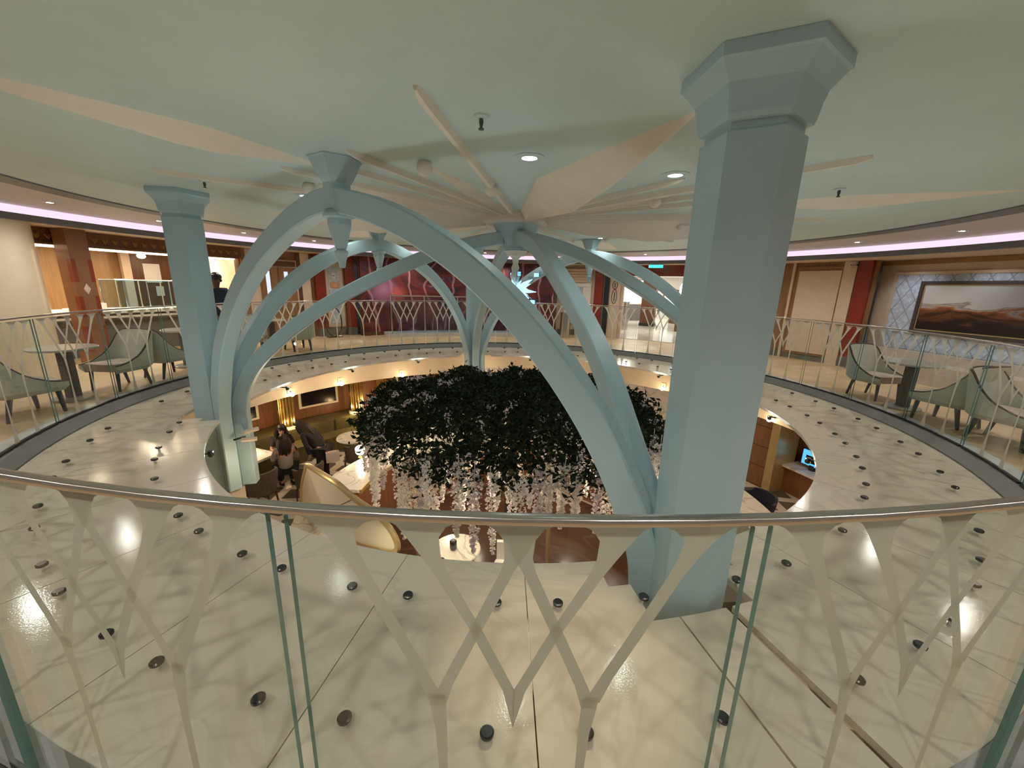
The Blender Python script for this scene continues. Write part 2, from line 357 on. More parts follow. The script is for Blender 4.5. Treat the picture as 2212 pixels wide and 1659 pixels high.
def tag(o, label=None, cat=None, group=None, kind=None):
    if label: o['label'] = label
    if cat: o['category'] = cat
    if group: o['group'] = group
    if kind: o['kind'] = kind
    return o
def empty(name, loc=(0, 0, 0), rz=0.0):
    o = bpy.data.objects.new(name, None); COL.objects.link(o); o.location = loc; o.rotation_euler = (0, 0, rz); return o
def kids(o): return [c for c in bpy.data.objects if c.parent == o]
def copy_tree(o, parent=None):
    c = o.copy(); COL.objects.link(c)
    if parent is not None: c.parent = parent
    for ch in kids(o): copy_tree(ch, c)
    return c
def struct(o, label=None): return tag(o, label, None, None, 'structure')
ORD = ['first', 'second', 'third', 'fourth', 'fifth', 'sixth', 'seventh', 'eighth', 'ninth', 'tenth', 'eleventh', 'twelfth', 'thirteenth', 'fourteenth', 'fifteenth', 'sixteenth', 'seventeenth', 'eighteenth']
def interp(pts, n):
    """Catmull-Rom through 2-D points"""
    P = [pts[0]]+list(pts)+[pts[-1]]; out = []
    for i in range(1, len(P)-2):
        p0, p1, p2, p3 = P[i-1], P[i], P[i+1], P[i+2]
        for k in range(n):
            t = k/n
            out.append(tuple(0.5*((2*p1[j])+(-p0[j]+p2[j])*t+(2*p0[j]-5*p1[j]+4*p2[j]-p3[j])*t*t+(-p0[j]+3*p1[j]-3*p2[j]+p3[j])*t**3) for j in range(len(p1))))
    out.append(tuple(pts[-1])); return out
def light(kind, name, loc, energy, col, target=None, size=0.1, spot=None, blend=0.6):
    d = bpy.data.lights.new(name, kind); d.energy = energy; d.color = col
    if kind == 'AREA': d.shape = 'DISK'; d.size = size
    else: d.shadow_soft_size = size
    if kind == 'SPOT': d.spot_size = spot*R2D; d.spot_blend = blend
    o = bpy.data.objects.new(name, d); COL.objects.link(o); o.location = loc
    if target is not None: o.rotation_euler = (Vector(target)-Vector(loc)).to_track_quat('-Z', 'Y').to_euler()
    return o

ZC = 2.40       # ceiling height above the upper deck
ZL = -2.85      # lower deck floor
NODE = dict(R=(1.005, -3.755), H=(3.767, 0.955), F=(-0.943, 3.717), L=(-3.705, -0.993))
CANG = dict(R=-75.2, H=14.4, F=104.4, L=-165.0)
WHO = dict(R='beside the front handrail', H='beside the shop entrance', F='before the dark mural', L='beside the buffet')

# ------------------------------------------------------------------ the shell
struct(MB().ring(5.10, 13.0, -0.12, 0.0, step=3).build('floor', M['carpet']))
struct(MB().ring(5.0, 13.0, -0.80, -0.13, step=3).build('ceiling_lower', M['white']))
struct(MB().lathe([(5.2, 2.40), (5.2, 2.47)], 120).build('ceiling', M['ceiling']))
struct(MB().ring(5.38, 6.94, 2.40, 2.47, step=3).build('ceiling_soffit', M['soffit']))
struct(MB().ring(5.13, 5.40, 2.385, 2.475, step=3).build('trim_1', M['darkband']))
o = MB().ring(6.90, 6.95, 2.295, 2.40, step=3).build('cove_light', M['led'])
tag(o, 'pink glowing light strip running round the edge of the round ceiling', 'cove light')
struct(MB().ring(6.87, 6.97, 2.205, 2.295, step=3).build('trim_2', M['darkband']))
struct(MB().ring(6.97, 13.0, 2.205, 2.30, step=3).build('ceiling_outer', M['cream']))
struct(MB().ring(4.90, 5.10, -0.13, -0.10, step=3, z1=-0.10, z1b=0.0).build('trim_3', M['curb']) if False else
       MB().ring(4.90, 4.97, -0.14, -0.085, step=3, z1b=-0.004).ring(4.97, 5.04, -0.14, -0.004, step=3).build('trim_3', M['curb']))
struct(MB().ring(5.04, 5.17, -0.12, 0.006, step=3).build('trim_4', M['threshold']))
struct(MB().ring(4.98, 5.03, -0.80, -0.14, step=3).build('wall_fascia', M['fascia']))
struct(MB().ring(2.4, 9.2, ZL-0.1, ZL, step=4).build('floor_lower', M['hexfloor']))
struct(MB().lathe([(2.4, ZL-0.1), (2.4, ZL)], 72).build('floor_bar', M['brownmarble']))

# upper walls, one curved stretch after another round the deck
def cwall(name, a0, a1, r, z0, z1, m, th=0.12, parent=None, step=1.5):
    return MB().ring(r, r+th, z0, z1, a0, a1, step).build(name, m, parent)
struct(cwall('wall_back', -172, -20, 8.0, 0, 2.3, M['silverwall']))
struct(cwall('baseboard_back', -172, -20, 7.97, 0, 0.14, M['plinth'], 0.03))
struct(cwall('wall_buffet', 148.5, 192, 10.6, 0, 2.3, M['woodtan']))
struct(MB().box((pol(9.2, 148.4)[0], pol(9.2, 148.4)[1], 1.1), (2.9, 0.1, 2.2), 148.4*R2D).build('wall_buffet_end', M['cream']))
struct(MB().box((pol(9.3, -172)[0], pol(9.3, -172)[1], 1.1), (2.6, 0.1, 2.2), -172*R2D).build('wall_buffet_side', M['cream']))
struct(cwall('wall_door', 135.2, 148.2, 7.7, 0, 2.3, M['wood']))
struct(cwall('wall_notices', 127.2, 135.2, 7.7, 0, 2.3, M['cream']))
struct(cwall('wall_mural', 79.6, 127.2, 7.25, 0, 2.3, M['wooddark']))
struct(cwall('wall_curtain', 64.0, 79.6, 7.65, 0, 2.3, M['cream']))
SHOP = [pol(7.62, 36)[:2], pol(7.62, 43)[:2], pol(7.62, 50)[:2], pol(7.62, 57)[:2], pol(7.62, 64)[:2], (5.2, 16.5), (15.0, 16.5), (15.0, 9.5)]
struct(MB().prism(SHOP, -0.04, 0.012).build('floor_shop', M['marblewhite']))
struct(MB().prism(SHOP, 2.19, 2.204).build('ceiling_shop', M['white']))
def seg_wall(name, a, b, m, z1=2.3):
    L = math.dist(a, b); struct(MB().box(((a[0]+b[0])/2, (a[1]+b[1])/2, z1/2), (L, 0.1, z1), math.atan2(b[1]-a[1], b[0]-a[0])).build(name, m))
seg_wall('wall_shop_back', (5.0, 16.55), (15.0, 16.55), M['white'])
seg_wall('wall_shop_side', pol(7.72, 64.6)[:2], (5.1, 16.5), M['cream'])
seg_wall('wall_shop_end', pol(7.9, 35.2)[:2], (15.05, 9.5), M['white'])
seg_wall('wall_shop_corner', (15.05, 9.5), (15.05, 16.6), M['white'])
struct(cwall('trim_5', 36.0, 64.0, 7.5, 1.90, 2.205, M['red'], 0.15))
struct(cwall('wall_wood', 20.2, 35.4, 7.75, 0, 2.3, M['wood']))
FN = 10.0
def fpt(d, t, z=0.0): a = FN*R2D; return (d*math.cos(a)-t*math.sin(a), d*math.sin(a)+t*math.cos(a), z)
def flat(mb, d, t0, t1, z0, z1, th):
    c = fpt(d+th/2, (t0+t1)/2, (z0+z1)/2); mb.box(c, (th, abs(t1-t0), z1-z0), FN*R2D)
    return mb
def flat_uv(mb, d, t0, t1, z0, z1, uv):
    return mb.add([fpt(d, t1, z0), fpt(d, t0, z0), fpt(d, t0, z1), fpt(d, t1, z1)], [(0, 1, 2, 3)], [uv])
struct(flat(MB(), 8.06, 1.60, -4.75, 0, 2.3, 0.12).build('wall_painting', M['cream']))
struct(MB().box((pol(8.7, -20)[0], pol(8.7, -20)[1], 1.15), (1.5, 0.1, 2.3), -20*R2D).build('wall_corner', M['cream']))
struct(cwall('baseboard_painting', 22.6, 34.9, 7.72, 0.0, 0.17, M['plinth'], 0.04))
struct(cwall('baseboard_notices', 127.5, 135.0, 7.66, 0.0, 0.20, M['plinth'], 0.04))
struct(cwall('baseboard_curtain', 71.0, 79.0, 7.6, 0.0, 0.18, M['plinth'], 0.05))
struct(flat(MB(), 8.01, 1.58, -4.6, 2.12, 2.20, 0.05).build('trim_6', M['friezegold']))
# shelter above and below so that no sky shows
struct(cwall('wall_lower', 0, 360, 7.3, ZL, -0.80, M['woodlow'], 0.1, step=3))

# ------------------------------------------------------------------ ledge round the opening
SECT = dict(front=(-164.5+1.9, -77.65, 'below the front handrail', 'buffet column', -121.75, 11.1), paint=(-73.2, 12.0, 'on the painting side', 'front column', -32.0, 10.35),
            shop=(16.6, 102.0, 'on the shop side', 'shop column', 58.8, 10.6), buffet=(106.6, 192.8, 'on the buffet side', 'mural column', 149.8, 10.6))
bolt_proto = None
for key, (a0, a1, where, frm, mid, sp) in SECT.items():
    seams = [mid+sp*k for k in range(-3, 4)]
    edges = [a0]+seams+[a1]
    mb = MB()
    for e0, e1 in zip(edges[:-1], edges[1:]):
        b0, b1 = e0+0.035, e1-0.035
        if e0 == a0:
            mb.ring(4.10, 4.895, -0.135, -0.10, b0, b0+2.0, 1.0).ring(3.85, 4.895, -0.135, -0.10, b0+2.0, b0+3.9, 1.0); b0 += 3.9
        if e1 == a1:
            mb.ring(4.10, 4.895, -0.135, -0.10, b1-2.0, b1, 1.0).ring(3.85, 4.895, -0.135, -0.10, b1-3.9, b1-2.0, 1.0); b1 -= 3.9
        mb.ring(3.64, 4.895, -0.135, -0.10, b0, b1, 1.4)
    o = mb.build('stone_ledge', M['slab'])
    tag(o, f'curved glossy white stone ledge round the opening, {where}', 'ledge')
    first = seams[0]-sp; pairs = [first]+seams+[seams[-1]+sp]
    angs = [a for s in pairs for a in (s-2.25, s+2.25) if a0+0.6 < a < a1-0.6]
    for row, rr in (('inner', 3.985), ('outer', 4.59)):
        for i, a in enumerate(angs):
            if bolt_proto is None:
                b = empty('bolt'); 
                MB().lathe([(0.022, 0.028), (0.026, 0.032), (0.026, 0.042), (0.021, 0.047)], 16).build('bolt_head', M['bolt'], b, True)
                MB().lathe([(0.009, -0.001), (0.009, 0.03)], 10).build('shank', M['chrome'], b, True)
                bolt_proto = b
            else: b = copy_tree(bolt_proto)
            b.location = pol(rr, a, -0.10)
            tag(b, f'{ORD[i]} dark round bolt from the {frm} in the {row} row {where}', 'bolt', 'bolts standing on the white ledge')
for k, (n, a) in enumerate(CANG.items()):
    lo, hi = {'R': (-77.55, -73.75), 'H': (12.1, 16.5), 'F': (102.1, 106.5), 'L': (-167.1, -162.7)}[n]
    o = MB().ring(4.10, 4.895, -0.135, -0.10, lo, hi, 1).build('ledge_strip', M['slab'])
    tag(o, f'narrow white stone strip under the pale blue column {WHO[n]}', 'ledge')

# ------------------------------------------------------------------ railing
hr = MB(); prof = []
W_, H_ = 0.0118, 0.0092
for k in range(20):
    a = 2*math.pi*k/20; ca, sa = math.cos(a), math.sin(a)
    prof.append((math.copysign(abs(ca)**0.55, ca)*W_, math.copysign(abs(sa)**0.6, sa)*H_))
vs = []; fs = []; n = 180
for i in range(n):
    for (dr, dz) in prof: vs.append(pol(5.035+dr, 360*i/n, 1.088+dz))
for i in range(n):
    j = (i+1) % n
    for k in range(20):
        k2 = (k+1) % 20; fs.append((i*20+k, i*20+k2, j*20+k2, j*20+k))
o = hr.add(vs, fs).build('handrail', M['steel'], None, True)
tag(o, 'brushed steel handrail running full circle above the glass panels', 'handrail')

NP = 34; PW = 360/NP; P0 = -89.75
def panel_mesh():
    mb = MB(); h = PW/2-0.21; ri, ro, z0, z1 = 5.014, 5.026, -0.002, 1.066; n = 10
    for i in range(n):
        a, b = -h+2*h*i/n, -h+2*h*(i+1)/n
        mb.add([pol(ri, a, z0), pol(ri, b, z0), pol(ri, b, z1), pol(ri, a, z1)], [(0, 1, 2, 3)])
        mb.add([pol(ro, a, z0), pol(ro, b, z0), pol(ro, b, z1), pol(ro, a, z1)], [(3, 2, 1, 0)])
    for a in (-h, h):
        mb.add([pol(ri, a, z0), pol(ro, a, z0), pol(ro, a, z1), pol(ri, a, z1)], [(0, 1, 2, 3)], None, 1)
    return mb
def lattice_mesh():
    mb = MB(); rr = 5.0125
    def stroke(pts):
        L = []; 
        for (p, q) in zip(pts[:-1], pts[1:]):
            for k in range(4): t = k/4; L.append(tuple(p[j]*(1-t)+q[j]*t for j in range(3)))
        L.append(pts[-1])
        vs = []
        for (u, z, w) in L: vs += [pol(rr, u-w/2, z), pol(rr, u+w/2, z)]
        mb.add(vs, [(2*i, 2*i+1, 2*i+3, 2*i+2) for i in range(len(L)-1)])
    for s in (1, -1):
        stroke([(-4.0*s, 1.065, 2.0), (-4.02*s, 1.052, 1.25), (-4.0*s, 1.03, 0.72), (-3.78*s, 0.99, 0.46), (-3.5*s, 0.94, 0.36), (-2.2*s, 0.70, 0.33), (-1.9*s, 0.635, 0.40)])
        stroke([(-2.15*s, 1.065, 1.7), (-2.14*s, 1.052, 1.1), (-2.12*s, 1.03, 0.74), (-1.95*s, 0.99, 0.46), (-1.72*s, 0.95, 0.34), (-0.93*s, 0.82, 0.29), (-0.12*s, 0.665, 0.30), (0.0, 0.566, 0.02)])
        stroke([(0.0, 1.065, 1.7), (0.0, 1.052, 1.05), (0.0, 1.03, 0.70), (-0.10*s, 0.99, 0.42), (-0.24*s, 0.96, 0.30), (-0.93*s, 0.82, 0.29), (-1.62*s, 0.68, 0.31), (-1.84*s, 0.62, 0.36)])
        stroke([(-1.87*s, 0.65, 0.42), (-1.84*s, 0.61, 0.38), (-1.78*s, 0.55, 0.29), (-1.75*s, 0.45, 0.235), (-1.75*s, 0.30, 0.22), (-1.75*s, 0.14, 0.42), (-1.75*s, 0.02, 0.82)])
    return mb
gp0 = lp0 = None
for k in range(NP):
    a = P0+PW*k
    kk = k if k <= NP//2 else k-NP
    g = empty('railing_panel', (0, 0, 0), a*R2D)
    if gp0 is None:
        gp0 = panel_mesh().build('pane', [M['glass'], M['glassedge']], g)
        lp0 = lattice_mesh().build('frosted_lattice', M['frost'], g)
        shoe0 = MB().ring(5.006, 5.034, -0.003, 0.014, -PW/2+0.2, PW/2-0.2, 1).build('base_clamp', M['black'], g)
        for o in (gp0,): pass
    else:
        for p in (gp0, lp0, shoe0):
            c = p.copy(); COL.objects.link(c); c.parent = g
    if kk == 0: lab = 'clear glass railing panel with frosted pointed lattice, the middle one under the front handrail'
    else:
        side = 'painting' if kk > 0 else 'buffet'
        i = abs(kk)
        lab = f'{ORD[i-1]} frosted lattice glass panel from the front one, counting towards the {side}'
    tag(g, lab, 'glass panel', 'glass panels of the round railing')

# ------------------------------------------------------------------ columns and vault
HN = dict(R=-114.0, L=-204.0, F=66.0, H=-24.0)
for n, (x, y) in NODE.items():
    c = empty('column', (x, y, 0)); rot = (HN[n]+30)*R2D
    MB().lathe([(0.205, -1.15), (0.205, 2.125)], 6, (0, 0, 0), rot).build('shaft', M['column'], c)
    MB().lathe([(0.188, 2.12), (0.188, 2.16), (0.214, 2.165), (0.222, 2.185), (0.232, 2.24), (0.246, 2.285), (0.30, 2.345), (0.312, 2.352), (0.312, 2.399)], 6, (0, 0, 0), rot).build('capital', M['column'], c)
    MB().lathe([(0.235, ZL+0.001), (0.235, -1.14)], 6, (0, 0, 0), rot).build('lower_shaft', M['fascia'], c)
    tag(c, f'pale blue six-sided column with flared capital {WHO[n]}', 'column', 'pale blue columns of the vault')
SIDE = [(0.20, -1.1), (0.20, -0.55), (0.20, -0.08), (0.34, 0.36), (0.535, 0.76), (0.93, 1.25), (1.42, 1.645), (1.94, 1.915), (2.40, 2.07), (2.735, 2.11)]
SIDE_FRONT = [(0.20, -1.1), (0.20, -0.55), (0.21, -0.08), (0.335, 0.28), (0.575, 0.71), (0.93, 1.14), (1.36, 1.52), (1.84, 1.81), (2.31, 2.005), (2.735, 2.11)]
HUBP = [(0.30, -1.1), (0.30, -0.5), (0.305, -0.05), (0.42, 0.30), (0.64, 0.60), (1.11, 1.01), (1.71, 1.395), (2.52, 1.79), (3.11, 2.00), (3.63, 2.12)]
HUB_FRONT = [(0.30, -1.1), (0.30, -0.5), (0.31, -0.05), (0.45, 0.20), (0.66, 0.43), (1.13, 0.90), (1.73, 1.33), (2.60, 1.80), (3.11, 2.00), (3.63, 2.12)]
HUB = (0.0, -0.02)
def rib(A, B, prof, w, d, name, parent):
    A = Vector((A[0], A[1], 0)); B = Vector((B[0], B[1], 0)); u = (B-A).normalized(); side = Vector((-u.y, u.x, 0))
    pts2 = interp(prof, 6); P = [A+u*s+Vector((0, 0, z)) for s, z in pts2]; Q = []
    for i in range(len(P)):
        t = (P[min(i+1, len(P)-1)]-P[max(i-1, 0)]).normalized(); Q.append(side.cross(t) if (side.cross(t)).z >= 0 else -side.cross(t))
    # keep the normal on one side all along
    for i in range(1, len(Q)):
        if Q[i].dot(Q[i-1]) < 0: Q[i] = -Q[i]
    return MB().sweep(P, Q, side, w, d).build(name, M['column'], parent)
PEND = {}
for (p, q, sfrac, lab) in (('L', 'R', 0.490, 'spanning from the buffet column to the front column'), ('L', 'F', 0.50, 'spanning from the buffet column to the mural column'),
                           ('F', 'H', 0.505, 'spanning from the mural column to the shop column'), ('R', 'H', 0.50, 'spanning from the front column to the shop column')):
    A, B = NODE[p], NODE[q]; Lg = math.dist(A, B)
    mx, my = A[0]+(B[0]-A[0])*sfrac, A[1]+(B[1]-A[1])*sfrac
    e = empty('side_arch', (0, 0, 0))
    for (X, Y, f) in ((A, B, sfrac), (B, A, 1-sfrac)):
        k = Lg*f/2.735
        rib(X, Y, [(s*(1+(k-1)*(s/2.735)), z) for s, z in (SIDE_FRONT if X is NODE['R'] else SIDE)], 0.15, 0.185, 'rib', e)
    rot = math.atan2(B[1]-A[1], B[0]-A[0])
    MB().lathe([(0.10, 2.04), (0.10, 2.225), (0.125, 2.26), (0.185, 2.385), (0.195, 2.39), (0.195, 2.399)], 6, (mx, my, 0), rot).build('stem', M['column'], e)
    MB().lathe([(0.085, 2.03), (0.118, 2.005), (0.118, 1.985), (0.088, 1.975), (0.088, 1.93), (0.045, 1.76), (0.034, 1.745), (0.05, 1.735), (0.052, 1.72), (0.03, 1.65), (0.022, 1.605)], 8, (mx, my, 0), rot).build('finial', M['column'], e)
    tag(e, f'pale blue pointed arch with hanging finial, {lab}', 'arch', 'pointed side arches of the vault')
for n, (x, y) in NODE.items():
    o = rib((x, y), HUB, HUB_FRONT if n == 'R' else HUBP, 0.15, 0.165, 'hub_arch', None)
    tag(o, f'pale blue rib rising to the ceiling centre from the column {WHO[n]}', 'arch', 'ribs meeting at the ceiling centre')
hb = empty('ceiling_hub', (HUB[0], HUB[1], 0))
MB().lathe([(0.40, 2.285), (0.47, 2.31), (0.47, 2.399)], 6, rot=0.3).build('boss', M['plaster'], hb)
MB().lathe([(0.15, 1.965), (0.18, 1.98), (0.18, 2.02), (0.24, 2.14), (0.33, 2.286)], 8, rot=0.3).build('drum', M['column'], hb)
tag(hb, 'faceted boss at the ceiling centre where the four blue ribs meet', 'ceiling boss')

# snowflake relief on the ceiling
sf = empty('ceiling_snowflake', (HUB[0], HUB[1], ZC))
def bar(a, r0, r1, w, d=0.05):
    u = Vector(pol(1, a)); s = Vector((-u.y, u.x, 0))
    vs = []
    for r, ww, dd in ((r0, w, d), (r1-0.08, w*0.8, d*0.8), (r1, w*0.35, d*0.4)):
        p = u*r
        vs += [p-s*ww/2, p+s*ww/2, p+s*ww/4+Vector((0, 0, -dd)), p-s*ww/4+Vector((0, 0, -dd))]
    fs = [(i*4+k, i*4+(k+1) % 4, i*4+4+(k+1) % 4, i*4+4+k) for i in range(2) for k in range(4)]+[(0, 3, 2, 1), (8, 9, 10, 11)]
    return MB().add(vs, fs).build('ray', M['plaster'], sf)
for (a, r1, w) in ((-98, 3.55, .075), (-115, 2.85, .055), (-122.5, 2.55, .05), (-132.6, 2.86, .055), (-140, 2.45, .05), (-148.7, 3.7, .07), (-158, 2.5, .05), (-49.5, 3.6, .07), (-57, 2.5, .05), (-41.5, 2.6, .05),
                   (-33, 2.7, .05), (-7.5, 3.8, .06), (-15, 2.6, .05), (3, 2.6, .05), (20, 3.2, .06), (36, 3.6, .06), (46, 2.6, .05), (66, 2.8, .05), (76, 3.6, .06), (112, 3.6, .06), (124, 2.8, .05), (134, 2.6, .05), (152, 3.6, .06), (163, 2.6, .05)):
    bar(a, 0.40, r1, w)
def kite(a, pts, zr, name='kite'):
    """pts: (r, half width, ridge drop)"""
    u = Vector(pol(1, a)); s = Vector((-u.y, u.x, 0)); vs = []
    for r, hw, dr in pts:
        p = u*r; vs += [p-s*hw, p+s*hw, p+Vector((0, 0, -dr))]
    n = len(pts); fs = []
    for i in range(n-1):
        for k in range(3): fs.append((i*3+k, i*3+(k+1) % 3, i*3+3+(k+1) % 3, i*3+3+k))
    fs += [(0, 2, 1), ((n-1)*3, (n-1)*3+1, (n-1)*3+2)]
    return MB().add(vs, fs).build(name, M['plaster'], sf)
for a in (-74.5, 9, 90, 176): kite(a, [(0.42, 0.07, 0.12), (1.90, 0.36, 0.24), (2.85, 0.16, 0.13), (3.45, 0.012, 0.004)], 0)
for a in (-126.6, -25, 60, 143): kite(a, [(2.62, 0.012, 0.004), (3.40, 0.19, 0.09), (3.60, 0.19, 0.09), (4.72, 0.012, 0.004)], 0)
for a in (-107.5, -139, 45, 128, -47, 4): kite(a, [(0.42, 0.03, 0.05), (1.65, 0.075, 0.07), (2.3, 0.015, 0.02)], 0, 'leaf_ray')
for (r, a) in ((1.70, -98), (2.44, -107), (2.52, -142.4), (1.95, -45.5), (2.24, 3.5), (2.3, 47), (2.4, 110), (2.3, 163)):
    MB().ball(pol(r, a, -0.045), 0.062).build('ball', M['plaster'], sf, True)
tag(sf, 'cream plaster snowflake relief spreading over the round ceiling', 'ceiling relief')

# crystal lamp under the hub
cl = empty('crystal_lamp', (HUB[0], HUB[1], 0))
MB().lathe([(0.12, 1.90), (0.13, 1.93), (0.16, 1.963)], 12).build('ceiling_cup', M['plaster'], cl, True)
MB().lathe([(0.02, 1.46), (0.045, 1.56), (0.07, 1.64), (0.045, 1.70), (0.055, 1.75), (0.035, 1.80), (0.045, 1.86), (0.085, 1.905)], 10).build('turned_stem', M['plaster'], cl, True)
random.seed(3)
star = MB()
for k in range(46):
    th = random.uniform(0, 2*math.pi); ph = random.uniform(-0.9, 0.75); L = random.uniform(0.18, 0.30)
    d = Vector((math.cos(th)*math.cos(ph), math.sin(th)*math.cos(ph), math.sin(ph)))
    star.tube([d*0.02+Vector((0, 0, 1.45)), d*L*0.6+Vector((0, 0, 1.45)), d*L+Vector((0, 0, 1.45))], [0.016, 0.026, 0.004], 4)
star.build('crystal_core', M['crystal'], cl)
for k in range(8):
    a = k*45+10; e = MB()
    for (r, z, w) in ((0.22, 1.60, 0.05), (0.31, 1.66, 0.06), (0.38, 1.68, 0.045)):
        e.box((pol(r, a)[0], pol(r, a)[1], z-(0.36 if k % 2 else 0)), (0.07, w, 0.075), a*R2D)
    e.tube([pol(0.05, a, 1.48), pol(0.36, a, 1.665-(0.36 if k % 2 else 0))], 0.010, 5)
    e.build('crystal_arm', M['crystalclear'], cl)
    MB().box((pol(0.30, a)[0], pol(0.30, a)[1], 1.66-(0.36 if k % 2 else 0)), (0.06, 0.03, 0.05), a*R2D).build('crystal_glint', M['crystal'], cl)
tag(cl, 'icy glowing crystal star lamp hanging from the ceiling centre', 'lamp')

# ------------------------------------------------------------------ ceiling lamps and sprinklers
dl = None
for i, a in enumerate((-88.2, -60.0, -156.6, -34.5, -129, -4, 24, 52, 80, 108, 136, 164)):
    if dl is None:
        dl = empty('downlight')
        MB().lathe([(0.062, 0.0), (0.110, 0.0), (0.110, -0.006), (0.066, -0.010), (0.062, 0.0)], 28, cap=False).build('bezel', M['ceiling'], dl, True)
        MB().lathe([(0.067, -0.0095), (0.067, -0.004), (0.059, -0.004), (0.059, -0.0095)], 28, cap=False).build('inner_ring', M['black'], dl, True)
        MB().lathe([(0.001, -0.006), (0.058, -0.006), (0.058, -0.004), (0.001, -0.004)], 28).build('lens', M['lens'], dl)
        d = dl
    else: d = copy_tree(dl)
    d.location = pol(2.52, a, ZC)
    where = {0: 'ahead of the front handrail', 1: 'beside the front column', 2: 'behind the finial by the buffet'}.get(i, f'{ORD[i-3]} of those hidden behind the vault ribs')
    tag(d, f'round cool white recessed ceiling lamp {where}', 'downlight', 'recessed lamps of the round ceiling')
    light('SPOT', 'downlight_beam', pol(2.52, a, ZC-0.03), 7.0, (0.98, 1.0, 0.95), pol(2.52, a, 0), 0.05, 150, 0.9)
sl = None
for i in range(26):
    a = 167.4-13.846*i
    if sl is None:
        sl = empty('cove_spotlight')
        MB().lathe([(0.034, 0.0), (0.058, 0.0), (0.055, -0.008), (0.034, -0.006)], 20, cap=False).build('bezel', M['chrome'], sl, True)
        MB().lathe([(0.001, -0.005), (0.034, -0.005), (0.034, -0.003), (0.001, -0.003)], 20).build('lens', M['lenswarm'], sl)
        d = sl
    else: d = copy_tree(sl)
    d.location = pol(6.1, a, ZC)
    tag(d, f'small bright spotlight in the cove soffit, {ORD[i] if i < 18 else "even later, "+ORD[i-18]} clockwise from the buffet column', 'spotlight', 'spotlights in the cove soffit')
    light('SPOT', 'cove_beam', pol(6.1, a, ZC-0.03), 33.0, (1.0, 0.95, 0.87), pol(6.1, a, 0), 0.03, 158, 0.85)
spr = None
for (x, y, w) in ((-0.21, -3.21, 'above the front handrail'), (-3.0, -1.55, 'above the buffet column'), (2.81, -1.89, 'beyond the front column')):
    if spr is None:
        spr = empty('sprinkler')
        MB().lathe([(0.045, 0.0), (0.042, -0.008), (0.014, -0.012)], 20).build('cover_plate', M['ceiling'], spr, True)
        MB().lathe([(0.010, -0.012), (0.013, -0.03), (0.007, -0.055), (0.016, -0.062), (0.016, -0.066)], 12).build('nozzle', M['bolt'], spr, True)
        d = spr
    else: d = copy_tree(spr)
    d.location = (x, y, ZC-0.001)
    tag(d, f'small sprinkler hanging from the ceiling {w}', 'sprinkler', 'ceiling sprinklers')

# ------------------------------------------------------------------ chairs and tables of the upper deck
def chair_proto(name, shell_m, seat_m, pip_m, leg_m):
    e = empty(name); sx = 0.25
    MB().prism([(-0.19, -0.19), (0.22, -0.215), (0.25, -0.17), (0.26, 0), (0.25, 0.17), (0.22, 0.215), (-0.19, 0.19), (-0.215, 0)], 0.27, 0.365).build('seat', seat_m, e)
    path = []; hts = []
    pth = [(0.25, -0.245, 0.345), (0.16, -0.25, 0.355), (0.05, -0.252, 0.39), (-0.06, -0.252, 0.46), (-0.15, -0.248, 0.57), (-0.215, -0.235, 0.71), (-0.25, -0.20, 0.755), (-0.268, -0.1, 0.765), (-0.272, 0, 0.768)]
    pth = pth+[(x, -y, h) for x, y, h in reversed(pth[:-1])]
    pth = interp(pth, 3)
    vs = []; n = len(pth)
    for i, (x, y, h) in enumerate(pth):
        tx = pth[min(i+1, n-1)][0]-pth[max(i-1, 0)][0]; ty = pth[min(i+1, n-1)][1]-pth[max(i-1, 0)][1]; l = math.hypot(tx, ty); nx, ny = -ty/l, tx/l   # inward
        back = max(0.0, (h-0.345)/0.42)*0.07
        vs += [(x*0.93, y*0.90, 0.245), (x-back*0.9*(x < 0), y, h), (x-back*0.9*(x < 0)+nx*0.035, y+ny*0.035, h), (x+nx*0.035, y+ny*0.035, 0.30)]
    fs = []
    for i in range(n-1):
        for k in range(4): fs.append((i*4+k, i*4+(k+1) % 4, i*4+4+(k+1) % 4, i*4+4+k))
    fs += [(0, 1, 2, 3), ((n-1)*4+3, (n-1)*4+2, (n-1)*4+1, (n-1)*4)]
    sh = MB().add(vs, fs).build('backrest', shell_m, e, True)
    MB().tube([((vs[i*4+1][0]+vs[i*4+2][0])/2, (vs[i*4+1][1]+vs[i*4+2][1])/2, vs[i*4+1][2]+0.004) for i in range(n)], 0.013, 6).build('piping', pip_m, e, True)
    for (x, y, dx) in ((0.19, -0.19, 0.02), (0.19, 0.19, 0.02), (-0.18, -0.17, -0.06), (-0.18, 0.17, -0.06)):
        MB().tube([(x, y, 0.27), (x+dx, y*1.04, 0.0)], [0.030, 0.019], 4).build('leg', leg_m, e)
    return e
cp = None
CH = [(5.50, 0.20, -80, 'grey tub chair showing its pale inner back, closest to the red pillar', 'painting'),
      (5.35, -0.98, 103, 'grey tub chair with its back turned, between the two round tables on the painting side', 'painting'),
      (5.30, -1.66, -75, 'grey tub chair back to back with the one that turns its back', 'painting'),
      (-5.25, -1.62, 80, 'grey tub chair with its back to the cream pillar side, close to the railing', 'buffet'),
      (-5.38, -0.40, -95, 'tub chair with bright pale inner back, beside the orange pillar', 'buffet'),
      (-5.36, 0.36, 78, 'grey tub chair turned away, close behind the buffet column', 'buffet'),
      (-5.35, 2.35, -60, 'tub chair behind the lattice railing, before the wood doors', 'doors'),
      (-4.78, 3.05, 140, 'tub chair with slim dark legs, before the wall with notices', 'doors'),
      (-6.2, 3.2, -20, 'tub chair standing away from the railing, before the wood doors', 'doors')]
